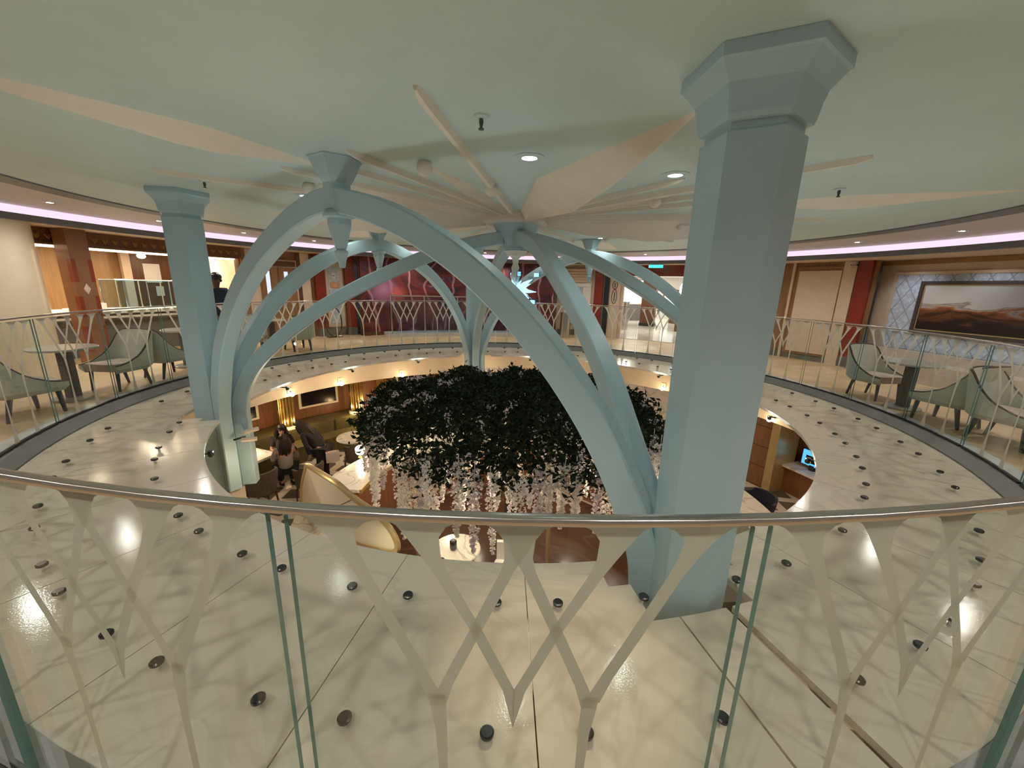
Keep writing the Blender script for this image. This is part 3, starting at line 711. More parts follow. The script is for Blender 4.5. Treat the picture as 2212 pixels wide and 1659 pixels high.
for (x, y, rz, lab, grp) in CH:
    if cp is None: cp = chair_proto('tub_chair', M['chair'], M['seat'], M['piping'], M['leg']); c = cp
    else: c = copy_tree(cp)
    c.location = (x, y, 0); c.rotation_euler = (0, 0, rz*R2D)
    tag(c, lab, 'chair', 'tub chairs on the upper deck')
tp = None
for (x, y, lab) in ((5.42, -0.37, 'round grey stone table on a slab pedestal, beside the chair near the red pillar'), (5.24, -2.30, 'round grey table at the end of the painting side seating'),
                    (-5.42, -0.98, 'round grey table on a dark pedestal between the tub chairs, before the orange pillar'), (-5.62, 1.05, 'round pale table behind the buffet column'), (-5.36, 3.08, 'round table between the tub chairs before the wood doors')):
    if tp is None:
        tp = empty('round_table')
        MB().lathe([(0.29, 0.615), (0.31, 0.625), (0.31, 0.64), (0.305, 0.645)], 36).build('table_top', M['tablestone'], tp)
        MB().box((0, 0, 0.325), (0.08, 0.13, 0.59)).build('pedestal', M['tablebase'], tp)
        MB().lathe([(0.20, 0.002), (0.20, 0.022), (0.19, 0.03)], 28).build('foot_plate', M['tablestone'], tp)
        t = tp
    else: t = copy_tree(tp)
    t.location = (x, y, 0); t.rotation_euler = (0, 0, math.atan2(y, x))
    tag(t, lab, 'table', 'round tables on the upper deck')
tag(flat(flat(MB(), 7.35, 1.30, -3.6, 0.0, 0.34, 0.6), 7.80, 1.30, -3.6, 0.34, 0.50, 0.18).build('bench', M['seat']), 'long taupe padded bench under the framed landscape painting', 'bench')

# ------------------------------------------------------------------ buffet side
o = MB().lathe([(0.56, 0.0), (0.56, 2.204)], 40, pol(7.45, 179.9)).build('pillar', M['creamgloss'], None, True)
tag(o, 'thick round glossy cream pillar at the end of the buffet', 'pillar')
op = empty('pillar', pol(7.31, 171.6), 171.2*R2D)
MB().box((0, 0, 1.102), (0.26, 0.29, 2.204)).build('shaft', M['orange'], op)
for z, h in ((0.45, 0.42), (0.98, 0.34), (1.56, 0.36)):
    for s in (-1, 1):
        MB().prism([(-0.133, s*0.146), (-0.133, s*0.085), (-0.05, s*0.146)], z-h/2, z+h/2).build('inlay', M['redlight'], op)
MB().add([(-0.131, 0, 1.36), (-0.131, 0.05, 1.27), (-0.131, 0, 1.18), (-0.131, -0.05, 1.27), (-0.137, 0, 1.27)], [(0, 1, 4), (1, 2, 4), (2, 3, 4), (3, 0, 4), (0, 3, 2, 1)]).build('diamond', M['cream'], op)
tag(op, 'square orange brown pillar with red inlays beside the buffet', 'pillar')
fr = empty('frieze')
MB().ring(7.5, 7.655, 1.955, 2.204, 148.3, 175.2, 1.5).build('beam', M['frieze'], fr)
for k in range(24):
    a = 149.2+1.18*k; e = MB()
    for (da, z) in ((-0.28, 2.11), (0.28, 2.11)):
        e.tube([pol(7.495, a+da, z), pol(7.487, a+da*0.5, 2.07), pol(7.485, a, 2.035)], [0.012, 0.018, 0.008], 5)
    e.tube([pol(7.49, a, 2.10), pol(7.485, a, 2.03)], [0.014, 0.01], 5)
    e.build('carved_tulip', M['friezegold'], fr)
MB().ring(7.47, 7.5, 1.95, 1.985, 148.3, 175.2, 1.5).build('lower_moulding', M['frieze'], fr)
tag(fr, 'dark wood frieze with a row of carved tulips above the buffet opening', 'frieze')
o = MB().ring(7.70, 7.95, 1.93, 1.965, 148.8, 176, 2).build('strip_lamp', M['striplight']); tag(o, 'long warm strip lamp glowing under the carved frieze', 'lamp')
struct(MB().ring(7.67, 10.6, 2.10, 2.15, 148.6, 190, 2).build('ceiling_buffet', M['cream']))
bc = empty('buffet_counter')
MB().ring(8.15, 9.0, 0.0, 0.78, 150.0, 176, 2).build('counter_front', M['counterdark'], bc)
MB().ring(8.05, 9.05, 0.78, 0.83, 150.0, 176.2, 2).build('worktop', M['white'], bc)
MB().ring(7.98, 8.05, 0.70, 0.735, 150.0, 176.2, 2).build('tray_rail', M['white'], bc)
tag(bc, 'long curved buffet counter with dark grey front and white top', 'counter')
sg = empty('sneeze_guard')
for rr in (8.25, 8.75):
    o = MB().ring(rr, rr+0.012, 0.85, 1.40, 155.2, 163.4, 1).build('glass_sheet', M['crystalclear'], sg)
MB().ring(8.24, 8.77, 1.40, 1.415, 155.1, 163.5, 1).build('top_shelf', M['crystalclear'], sg)
for a in (155.3, 158.0, 160.7, 163.3):
    for rr in (8.26, 8.76):
        MB().tube([pol(rr, a, 0.83), pol(rr, a, 1.41)], 0.013, 8).build('post', M['chrome'], sg, True)
for rr in (8.26, 8.76):
    MB().tube([pol(rr, 155.2+0.82*k, 1.415) for k in range(11)], 0.014, 8).build('top_bar', M['chrome'], sg, True)
tag(sg, 'glass sneeze guard with chrome posts standing on the buffet counter', 'sneeze guard')
for i, (a, rr, h, lab) in enumerate(((165.2, 8.62, 0.13, 'white serving box on the buffet counter beside the orange pillar'), (167.2, 8.4, 0.05, 'flat white tray on the buffet counter behind the orange pillar'), (164.4, 8.92, 0.06, 'low white dish on the buffet counter next to the sneeze guard'))):
    e = MB(); c = pol(rr, a, 0.83+h/2); e.box(c, (0.28, 0.36, h), a*R2D); o = e.build('serving_tray', M['white']); tag(o, lab, 'tray', 'serving trays on the buffet')
ck = empty('coffee_station', pol(8.55, 173.6, 0.83), 173.6*R2D)
MB().box((0, 0, 0.02), (0.34, 0.5, 0.04)).build('base', M['chrome'], ck)
for y in (-0.2, 0, 0.2): MB().tube([(0, y, 0.04), (0, y, 0.33)], 0.014, 8).build('post', M['chrome'], ck, True)
MB().box((0, 0, 0.36), (0.36, 0.56, 0.06)).build('shelf', M['white'], ck)
MB().ball((0.02, -0.08, 0.13), 0.085).build('pot', M['black'], ck, True)
tag(ck, 'chrome drinks stand between the cream pillar and the orange pillar', 'drinks stand')
bd = empty('wooden_screen', pol(10.40, 152.3), 152.3*R2D)
MB().box((0, 0, 1.03), (0.08, 1.1, 2.06)).build('panel', M['wooddark'], bd)
MB().box((-0.05, 0.62, 1.04), (0.14, 0.16, 2.08)).build('pilaster', M['cream'], bd)
for (y, z, w, h) in ((0.12, 1.58, 0.34, 0.46), (0.02, 1.14, 0.16, 0.24), (-0.38, 1.15, 0.2, 0.12)):
    MB().box((-0.05, y, z), (0.012, w, h)).build('notice', M['notice'], bd)
tag(bd, 'dark wood screen with white paper notices behind the sneeze guard', 'screen')
lp = empty('lit_panel', pol(9.1, 150.2), 150.2*R2D)
MB().box((0, 0, 1.55), (0.06, 1.0, 0.85)).build('frame', M['orange'], lp)
MB().box((-0.035, -0.1, 1.55), (0.012, 0.62, 0.66)).build('face', M['cream'], lp)
tag(lp, 'cream wall panel in a wood frame above the standing person', 'wall panel')
o = MB().ball(pol(7.8, 161.5, 1.885), 0.07, sz=0.7).build('ceiling_lamp', M['globe'], None, True); tag(o, 'small white dome lamp under the frieze above the sneeze guard', 'lamp')

# ------------------------------------------------------------------ doors, notices, mural
dr = empty('door_1', pol(7.70, 142.0), 142.0*R2D); struct(dr)
MB().box((-0.03, 0, 1.0), (0.06, 1.02, 2.0)).build('casing', M['cream'], dr)
for s in (-1, 1):
    lf = MB().box((-0.07, s*0.215, 0.92), (0.05, 0.42, 1.78)).build('leaf', M['wood'], dr)
    MB().box((-0.10, s*0.215+0.04, 1.38), (0.012, 0.09, 0.66)).build('pane', M['paneglow'], lf)
    MB().tube([(-0.12, s*0.05, 0.95), (-0.12, s*0.05, 1.15)], 0.012, 8).build('pull_handle', M['black'], lf, True)
MB().box((-0.07, 0, 1.9), (0.05, 0.86, 0.12)).build('transom', M['wooddark'], dr)
for (a, w, m) in ((146.6, 0.22, 'cream'), (147.6, 0.10, 'wood'), (136.9, 0.22, 'cream'), (138.1, 0.10, 'wooddark')):
    struct(MB().box((pol(7.68, a)[0], pol(7.68, a)[1], 1.1), (0.06, w, 2.2), a*R2D).build('trim_7', M[m]))
def red_pillar(a, r, lab, em=True):
    e = empty('pillar', pol(r, a), a*R2D)
    MB().box((0, 0, 1.102), (0.16, 0.25, 2.204)).build('shaft', M['red'], e)
    MB().box((-0.005, 0, 0.11), (0.17, 0.26, 0.22)).build('foot', M['plinth'], e)
    if em:
        f = MB()
        ol = [(-0.075, 2.12), (0.075, 2.12), (0.075, 1.93), (0.05, 1.88), (-0.05, 1.88), (-0.075, 1.93)]
        f.tube([(-0.083, y, z) for y, z in ol], 0.005, 5, closed=True); f.build('emblem_border', M['goldmatte'], e)
        g = MB()
        for k in (-1, 0, 1): g.tube([(-0.084, 0.0, 1.94), (-0.086, k*0.03, 1.99), (-0.084, k*0.042, 2.05)], [0.006, 0.011, 0.004], 5)
        g.tube([(-0.084, -0.04, 1.945), (-0.084, 0.04, 1.945)], 0.006, 5); g.build('tulip_emblem', M['friezegold'], e)
    tag(e, lab, 'pillar', 'deep red pillars along the wall')
red_pillar(134.4, 7.62, 'deep red pillar with gilt tulip emblem, on the door side of the notices')
red_pillar(128.4, 7.62, 'deep red pillar with gilt tulip emblem, beside the dark mural')
red_pillar(69.7, 7.60, 'deep red pillar next to the shop entrance and the white blind')
red_pillar(21.3, 7.74, 'deep red pillar beside the damask panel and the painting', False)
nb = empty('notice_panel', pol(7.69, 131.4), 131.4*R2D)
MB().box((-0.02, 0, 1.12), (0.04, 0.46, 1.75)).build('frame', M['cream'], nb)
MB().box((-0.045, 0, 1.12), (0.012, 0.30, 1.55)).build('face', M['silverwall'], nb)
MB().box((-0.056, 0.02, 1.66), (0.01, 0.11, 0.13)).build('small_sign', M['notice'], nb)
for s in (-1, 1): MB().ball((-0.064, 0.02+s*0.022, 1.655), 0.014, 8, 6).build('sign_mark', M['black'], nb)
nt_ = MB().prism([(0, 0)]*3, 0, 0) if False else None
MB().box((-0.056, 0, 1.40), (0.01, 0.24, 0.16)).build('orange_sign', M['noticeorange'], nb)
for k in range(3): MB().box((-0.063, 0, 1.44-0.04*k), (0.004, 0.16-0.03*k, 0.012)).build('sign_text', M['cream'], nb)
tag(nb, 'narrow damask wall panel with small white and orange notices', 'notice panel')
hs = empty('coiled_hose', pol(7.25, 133.2), 133.2*R2D)
MB().tube([(0, 0.22*math.cos(t*math.pi/12), 0.42+0.40*math.sin(t*math.pi/12)) for t in range(24)], 0.016, 8, closed=True).build('loop', M['black'], hs, True)
MB().box((0, 0, 0.012), (0.2, 0.36, 0.022)).build('foot', M['black'], hs)
tag(hs, 'black upright hoop on a flat foot before the notice panel', 'stand')
mu = empty('mural')
MB().ring(7.18, 7.22, 0.10, 2.20, 80.2, 127.0, 1).build('canvas', M['mural'], mu)
MB().ring(7.16, 7.24, 0.0, 0.10, 80.2, 127.0, 1).build('skirting', M['wooddark'], mu)
tag(mu, 'wide dark maroon wall mural with pink and red swirls', 'mural')
# uv of the mural starts at its far end
for f in mu.children[0].data.uv_layers[0].data: f.uv = (7.18*127.0*R2D-f.uv[0], f.uv[1])
o = MB().ring(6.42, 7.1, 0.0, 0.11, 88, 122.5, 1.5).build('platform', M['threshold']); tag(o, 'low pale grey platform in front of the dark mural', 'platform')
gb = empty('glass_barrier')
MB().ring(6.50, 6.512, 0.14, 1.14, 88.5, 121.5, 1.5).build('pane', M['crystalclear'], gb)
MB().tube([pol(6.506, 121.8-0.9*k, 1.16) for k in range(38)], 0.02, 8).build('top_rail', M['steel'], gb, True)
for a in (121.8, 113.5, 105, 96.5, 88.5): MB().tube([pol(6.506, a, 0.11), pol(6.506, a, 1.16)], 0.022, 8).build('post', M['steel'], gb, True)
tag(gb, 'glass barrier with steel rail standing on the platform before the mural', 'barrier')
bn = empty('waste_bin', pol(6.85, 76.6))
MB().lathe([(0.155, 0.0), (0.155, 0.74)], 28).build('drum', M['steel'], bn, True)
MB().lathe([(0.158, 0.74), (0.158, 0.77), (0.10, 0.785)], 28).build('lid', M['chrome'], bn, True)
tag(bn, 'tall round stainless steel bin between the mural and the white blind', 'bin')
wn = empty('window_1', pol(7.63, 74.6), 74.6*R2D); struct(wn)
MB().box((-0.02, 0, 1.2), (0.06, 0.82, 1.6)).build('window_frame', M['white'], wn)
MB().box((-0.055, 0.06, 1.05), (0.014, 0.42, 1.0)).build('pane', M['silverwall'], wn)
bl = empty('roman_blind', pol(7.56, 74.9), 74.9*R2D)
for k in range(5): MB().lathe([(0.035, -0.44), (0.05, -0.2), (0.05, 0.2), (0.035, 0.44)], 10).build('fold', M['cream'], bl, True)
for k, c in enumerate(list(kids(bl))): c.rotation_euler = (math.pi/2, 0, 0); c.location = (0, 0, 2.06-0.085*k)
MB().box((0.0, 0, 1.60), (0.02, 0.84, 0.10)).build('fringe', M['white'], bl)
tag(bl, 'cream roman blind with white fringe beside the red pillar', 'blind')
vp_ = empty('topiary_plant', pol(7.45, 74.0))
MB().lathe([(0.09, 0.0), (0.12, 0.5)], 16).build('pot', M['white'], vp_, True)
lf = MB(); random.seed(5)
for k in range(160):
    z = random.uniform(0.6, 1.5); a = random.uniform(0, 6.28); r = random.uniform(0.02, 0.13); p = Vector((r*math.cos(a), r*math.sin(a), z)); s = 0.035
    d = Vector((random.uniform(-1, 1), random.uniform(-1, 1), random.uniform(-1, 1))).normalized()*s; q = d.cross(Vector((0, 0, 1)))
    lf.add([p-d, p+q*0.5, p+d, p-q*0.5], [(0, 1, 2, 3)])
lf.build('foliage', M['goldmatte'], vp_); MB().tube([(0, 0, 0.45), (0, 0, 1.4)], 0.012, 6).build('stem', M['branch'], vp_)
tag(vp_, 'slim plant in a white pot below the white blind', 'plant')
df = empty('ornate_frame', pol(7.62, 66.4), 66.4*R2D)
MB().box((0, 0.19, 1.1), (0.10, 0.16, 2.2)).build('black_jamb', M['black'], df)
MB().box((0, -0.06, 1.1), (0.08, 0.34, 2.2)).build('panel', M['cream'], df)
e = MB()
for z, h in ((1.62, 0.12), (1.28, 0.22)):
    e.tube([(-0.05, -0.06+0.075*math.cos(t*0.5236), z+h*math.sin(t*0.5236)) for t in range(12)], 0.009, 6, closed=True)
    e.tube([(-0.05, -0.06, z-h*0.6), (-0.05, -0.06, z+h*0.6)], 0.012, 6)
e.build('scroll_ornament', M['bolt'], df)
MB().tube([(-0.06, 0.09, 0.0), (-0.06, 0.09, 2.1)], 0.012, 8).build('pole', M['chrome'], df)
tag(df, 'cream shop front panel with scroll ornament beside the deep red pillar', 'shop front')
# shop interior
for (x, y, w, z0, z1, lab) in ((6.45, 16.42, 1.15, 0.62, 2.0, 'bright white backlit panel deepest in the shop, beside the dark pillar'), (8.5, 16.42, 0.7, 0.62, 1.5, 'small bright display panel just past the dark shop pillar'), (10.6, 16.42, 1.6, 0.5, 2.0, 'wide bright display panel seen between the blue ribs')):
    e = empty('display_panel', (x, y, 0))
    MB().box((0, 0, (z0+z1)/2), (w, 0.04, z1-z0)).build('face', M['shopwhite'], e)
    MB().box((0, 0.035, (z0+z1)/2), (w+0.1, 0.04, z1-z0+0.1)).build('frame', M['wooddark'], e)
    MB().box((0, 0.02, (z0-0.05)/2), (w*0.9, 0.08, z0-0.05)).build('base', M['white'], e)
    tag(e, lab, 'display', 'backlit panels in the shop')
sp_ = empty('pillar', (5.75, 11.6, 0), 1.1)
MB().box((0, 0, 1.095), (0.55, 0.55, 2.19)).build('shaft', M['wooddark'], sp_); MB().box((0, 0, 0.07), (0.6, 0.6, 0.12)).build('foot', M['black'], sp_)
tag(sp_, 'square dark brown pillar inside the bright shop', 'pillar')
o = MB().lathe([(0.19, 0.013), (0.19, 1.02), (0.21, 1.03), (0.21, 1.06)], 28, (4.15, 9.6, 0)).build('pedestal', M['steel'], None, True); tag(o, 'round steel pedestal just inside the shop entrance', 'pedestal')
ct = empty('shop_counter', (6.2, 14.6, 0.013), 0.1)
MB().box((0, 0, 0.40), (1.3, 0.5, 0.80)).build('body', M['counterdark'], ct); MB().box((0, 0, 0.82), (1.4, 0.56, 0.05)).build('worktop', M['marblewhite'], ct)
tag(ct, 'low dark shop counter with white top', 'counter')
for i, (dx, dz, w) in enumerate(((-0.4, 0.24, 'beside the steel pedestal'), (0.0, 0.18, 'in the middle of the shop counter'), (0.4, 0.28, 'near the dark shop pillar'))):
    o = MB().lathe([(0.06, 0), (0.07, dz*0.6), (0.025, dz), (0.025, dz+0.08)], 12, (6.2+dx, 14.6+dx*0.1, 0.859)).build('bottle', M['white'], None, True)
    tag(o, f'small white bottle on the shop counter {w}', 'bottle', 'bottles on the shop counter')
c2 = empty('shop_counter', (7.9, 13.2, 0.013), 0.2)
MB().box((0, 0, 0.25), (1.0, 0.6, 0.5)).build('body', M['wooddark'], c2); MB().box((0, 0, 0.52), (1.1, 0.66, 0.05)).build('worktop', M['black'], c2)
tag(c2, 'low black topped table in the shop, beyond the dark pillar', 'counter')
ar = empty('arched_mirror', (6.25, 9.2, 0), 0.95)
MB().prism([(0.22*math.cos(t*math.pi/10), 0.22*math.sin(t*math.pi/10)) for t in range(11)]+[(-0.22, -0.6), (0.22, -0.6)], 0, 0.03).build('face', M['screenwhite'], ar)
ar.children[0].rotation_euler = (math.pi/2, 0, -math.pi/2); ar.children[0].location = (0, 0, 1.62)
MB().box((0.02, 0, 0.52), (0.1, 0.5, 1.0)).build('stand', M['wooddark'], ar)
tag(ar, 'white arched glowing mirror in the shop beneath the exit sign', 'mirror')
ex = empty('exit_sign', pol(6.98, 56.1, 2.205), 56.1*R2D)
MB().box((0, 0, -0.012), (0.03, 0.40, 0.024)).build('bracket', M['steel'], ex)
MB().box((0, 0, -0.06), (0.035, 0.38, 0.075)).build('face', M['exit'], ex)
tag(ex, 'small glowing green exit sign hanging over the shop entrance', 'sign')

# ------------------------------------------------------------------ painting side
pw = empty('wall_panel', pol(7.74, 27.6), 27.6*R2D)
MB().box((-0.02, 0, 1.12), (0.05, 1.02, 1.98)).build('frame', M['wood'], pw)
MB().box((-0.05, 0, 1.10), (0.02, 0.84, 1.84)).build('face', M['cream'], pw)
tag(pw, 'tall cream wall panel in a brown wood frame', 'wall panel')
o = MB().box((pol(7.72, 23.4)[0], pol(7.72, 23.4)[1], 1.1), (0.06, 0.24, 2.2), 23.4*R2D).build('wall_strip', M['cream']); tag(o, 'cream wall strip between the wood panel and the red pillar', 'wall strip')
o = MB().box((pol(7.70, 31.6)[0], pol(7.70, 31.6)[1], 1.1), (0.06, 0.05, 2.2), 31.6*R2D).build('wall_moulding', M['cream']); tag(o, 'thin pale vertical moulding at the edge of the brown wood wall', 'moulding')
dm = empty('damask_panel')
fb = MB(); T0, T1 = 1.24, -4.4
flat_uv(fb, 8.035, T1, T0, 0.50, 1.93, [(0, 0.5), (T0-T1, 0.5), (T0-T1, 1.93), (0, 1.93)])
flat(fb, 8.036, T0, T1, 0.50, 1.93, 0.02); fb.build('fabric', M['quilt'], dm)
flat(MB(), 8.01, T0+0.05, T1, 1.93, 1.98, 0.045).build('top_border', M['cream'], dm)
flat(MB(), 8.01, T0+0.05, T0, 0.50, 1.93, 0.045).build('side_border', M['cream'], dm)
tag(dm, 'silver blue diamond patterned damask panel behind the landscape painting', 'wall panel')
pt = empty('framed_painting')
PA, PB, z0_, z1_ = 0.70, -2.45, 0.90, 1.74
cv = MB(); flat_uv(cv, 7.985, PB, PA, z0_, z1_, [(0, 0), (PA-PB, 0), (PA-PB, 1), (0, 1)]); cv.build('canvas', M['painting'], pt)
fm = MB(); 
for (a, b, c, d) in ((PA+0.06, PB-0.06, z0_-0.06, z0_), (PA+0.06, PB-0.06, z1_, z1_+0.06), (PA+0.06, PA, z0_, z1_), (PB, PB-0.06, z0_, z1_)): flat(fm, 7.955, a, b, c, d, 0.06)
fm.build('frame', M['piping'], pt)
fi = MB()
for (a, b, c, d) in ((PA, PB, z0_, z0_+0.016), (PA, PB, z1_-0.016, z1_), (PA, PA-0.016, z0_, z1_), (PB+0.016, PB, z0_, z1_)): flat(fi, 7.972, a, b, c, d, 0.012)
fi.build('gilt_slip', M['goldmatte'], pt)
flat(MB(), 7.99, PA, PB, z0_, z1_, 0.025).build('back_board', M['black'], pt)
tag(pt, 'wide dark stormy landscape painting in a dark wood frame', 'painting')
cam_d = empty('wall_camera', pol(7.66, 33.4, 2.20))
MB().box((0, 0, -0.02), (0.06, 0.06, 0.04)).build('bracket', M['white'], cam_d); MB().ball((-0.02, 0, -0.06), 0.03).build('dome', M['black'], cam_d, True)
tag(cam_d, 'tiny white dome camera at the top of the wood wall', 'camera')
sw = empty('wall_lamp', pol(7.62, 22.7, 2.10), 22.7*R2D)
for k in (-1, 0, 1): MB().tube([(0, k*0.03, 0.06), (-0.03, k*0.035, -0.05)], [0.012, 0.006], 6).build('candle', M['cream'], sw)
MB().box((0.02, 0, 0.02), (0.05, 0.12, 0.03)).build('bracket', M['bolt'], sw)
tag(sw, 'small three-armed wall lamp at the top of the red pillar by the painting', 'lamp')

# ------------------------------------------------------------------ lower deck: bar, walls, seats
br = empty('bar_counter', (0, 0, ZL))
MB().ring(2.40, 3.10, 1.05, 1.10, -178, 178, 3).build('worktop', M['marblewhite'], br)
MB().ring(2.47, 2.52, 0.0, 1.05, -178, 178, 3).build('inner_panel', M['woodlow'], br)
MB().ring(2.85, 2.90, 0.0, 1.05, -178, 178, 3).build('outer_panel', M['woodlow'], br)
MB().ring(2.38, 2.41, 1.04, 1.105, -178, 178, 3).build('inner_edge', M['goldmatte'], br)
tag(br, 'round bar counter with white marble top and brown wood sides under the wisteria', 'bar counter')
bn2 = empty('banquette')
MB().ring(6.05, 7.0, ZL, ZL+0.42, 112, 172, 2).build('seat', M['green sofa'], bn2)
MB().ring(6.52, 7.15, ZL+0.42, ZL+0.725, 112, 172, 2).build('back', M['green sofa'], bn2)
for a in range(116, 172, 7): MB().ring(6.512, 6.525, ZL+0.42, ZL+0.725, a-0.15, a+0.15, 0.3).build('seam', M['black'], bn2)
tag(bn2, 'long curved olive banquette along the lower wall', 'banquette')
for i, (a0, a1, lab) in enumerate(((133.6, 142.0, 'between the two brass columns'), (149.9, 158.5, 'beside the blue arch foot'), (112.0, 120.0, 'hidden behind the wisteria'))):
    e = empty('wall_screen')
    MB().ring(7.22, 7.29, -1.86, -1.10, a0, a1, 1).build('frame', M['fascia'], e)
    MB().ring(7.20, 7.25, -1.80, -1.14, a0+0.55, a1-0.55, 1).build('face', M['tvblack'], e)
    tag(e, f'long black wall screen in an ivory frame {lab}', 'screen', 'framed wall screens of the lower deck')
for i, (a, lab) in enumerate(((146.5, 'closest to the seated women'), (130.8, 'midway along the olive banquette'), (124.5, 'closest to the wisteria'))):
    e = empty('brass_column', pol(6.75, a, 0))
    mb = MB()
    for k in range(14):
        mb.lathe([(0.032, -2.04), (0.032, -0.82)], 8, (0.15*math.cos(k*math.pi/7), 0.15*math.sin(k*math.pi/7), 0))
    mb.lathe([(0.14, -2.04), (0.14, -0.82)], 20); mb.build('fluted_shaft', M['gold'], e, True)
    MB().lathe([(0.22, -2.12), (0.22, -2.06), (0.20, -2.05)], 28).build('lit_base', M['marblewhite'], e, True)
    tag(e, f'fluted shining brass column lit from its base, {lab}', 'column', 'brass columns of the lower deck')
    for s in (-1, 1):
        light('POINT', 'column_uplight', pol(6.45, a+s*2.3, -1.98), 5.0, (1.0, 0.70, 0.32), size=0.02)
for i, (a, lab) in enumerate(((155.3, 'above the seated women'), (142.0, 'above the first wall screen'), (124.4, 'above the wisteria by the banquette'), (43.8, 'over the white stone wall'), (15, 'behind the front column'))):
    e = empty('fascia_lamp', pol(4.97, a, -0.74), a*R2D)
    MB().box((0.0, 0, 0.06), (0.02, 0.11, 0.11)).build('square_plate', M['fascia'], e)
    MB().tube([(-0.01, 0, 0.05), (-0.05, 0, 0.02)], 0.010, 6).build('arm', M['bolt'], e)
    MB().ball((-0.06, 0, -0.01), 0.045).build('bulb', M['globe'], e, True)
    tag(e, f'square lamp with round bulb on the ivory fascia, {lab}', 'lamp', 'lamps on the ivory fascia')
# white stone wall and kiosk across the lower deck
struct(MB().ring(7.12, 7.2, -2.3, -0.82, 36, 62, 2).build('wall_stone', M['marblewhite']))
kk_ = empty('wood_kiosk')
MB().ring(6.35, 6.95, ZL, -1.15, 24.2, 36, 1).build('wood_body', M['woodpanel'], kk_)
MB().ring(6.30, 7.0, ZL, -1.15, 22.6, 24.2, 0.5).build('brass_corner', M['goldmatte'], kk_)
MB().ring(6.7, 7.1, ZL, -2.25, 15.5, 22.6, 1).build('side_cupboard', M['woodlow'], kk_)
MB().ring(6.6, 7.12, -2.25, -2.20, 15.3, 22.6, 1).build('shelf', M['marblewhite'], kk_)
tag(kk_, 'walnut panelled kiosk with brass corner on the lower deck', 'kiosk')
e = empty('monitor', pol(6.9, 18.9, -2.199), 18.9*R2D)
MB().box((0, 0, 0.06), (0.08, 0.1, 0.12)).build('stand', M['black'], e); MB().box((-0.02, 0, 0.26), (0.03, 0.46, 0.32)).build('face', M['screenblue'], e)
MB().box((-0.037, 0.02, 0.24), (0.005, 0.26, 0.16)).build('picture', M['tvblack'], e); MB().box((0.012, 0, 0.26), (0.03, 0.5, 0.36)).build('casing', M['black'], e)
tag(e, 'blue glowing monitor on the shelf beside the walnut kiosk', 'monitor')
e = empty('wall_display', pol(6.32, 30.4), 30.4*R2D)
MB().box((0, 0, -1.52), (0.03, 0.16, 0.44)).build('face', M['screenwhite'], e); MB().box((0.012, 0, -1.56), (0.03, 0.24, 0.62)).build('frame', M['wood'], e); MB().box((-0.01, -0.05, -1.80), (0.02, 0.05, 0.05)).build('card_slot', M['black'], e)
tag(e, 'narrow white lit display on the walnut kiosk', 'display')
# gold framed glass screen on the bar
gs = empty('gold_screen')
ga, gb_ = Vector((-2.4, -1.0, 0)), Vector((-0.9, -2.2, 0)); gu = (gb_-ga).normalized(); gn = Vector((-gu.y, gu.x, 0))
gp = [(-.80, -1.73), (-.77, -1.60), (-.65, -1.29), (-.42, -.98), (-.36, -.90), (-.11, -.86), (.26, -.83), (.54, -.83), (.77, -.88), (.98, -.92), (1.21, -.95), (1.45, -1.06), (1.56, -1.22), (1.47, -1.34), (1.0, -1.45), (.49, -1.56), (-.1, -1.68), (-.5, -1.73)]
go_ = interp(gp+[gp[0]], 4)[:-1]; nG = len(go_)
bow = lambda a: 0.10*math.sin((a+0.8)/2.4*math.pi)
P1 = [ga+gu*a-gn*bow(a)+Vector((0, 0, z)) for a, z in go_]; P2 = [p+gn*0.015 for p in P1]
cen = [(ga+gu*0.4-gn*0.22+Vector((0, 0, -1.22)))]; 
mb = MB().add(P1+cen+P2+[cen[0]+gn*0.015], [(i, (i+1) % nG, nG) for i in range(nG)]+[(nG+1+(i+1) % nG, nG+1+i, 2*nG+1) for i in range(nG)])
mb.build('cream_reflection_sheet', M['creamgloss'], gs)  # cream gloss colour stands in for the reflections in the glass
MB().tube([p+gn*0.007 for p in P1], 0.034, 8, closed=True).build('gold_frame', M['goldmatte'], gs, True)
MB().tube([P1[34]+gn*0.0, cen[0]-gn*0.004, P1[58]], 0.006, 6).build('joint', M['bolt'], gs)
tag(gs, 'curved glass screen, reflections painted cream, with gold arched frame standing on the bar counter', 'screen')
for i, (x, y, z1, lab) in enumerate(((0.62, -0.3, -0.5, 'in the middle of the wisteria'), (-1.35, -0.55, -0.6, 'beside the gold framed screen'), (-1.25, -0.35, -0.6, 'just behind the one beside the gold framed screen'))):
    o = MB().tube([(x, y, ZL), (x, y, z1)], 0.032, 12).build('gold_pole', M['goldmatte'], None, True); tag(o, f'slim gold pole holding up the canopy, {lab}', 'pole', 'gold poles under the wisteria')
lt = empty('round_table', (-0.72, -0.82, ZL))
MB().lathe([(0.33, 0.72), (0.34, 0.74), (0.33, 0.755)], 36).build('table_top', M['marblewhite'], lt); MB().lathe([(0.16, 0.0), (0.03, 0.04), (0.03, 0.72)], 18).build('pedestal', M['bolt'], lt)
tag(lt, 'small round white marble table inside the bar ring', 'table')
o = MB().lathe([(0.04, 0), (0.05, 0.03), (0.05, 0.13), (0.035, 0.15)], 16, (-0.76, -0.85, ZL+0.755)).build('jar', M['bolt'], None, True); tag(o, 'dark grey jar on the small marble table', 'jar')
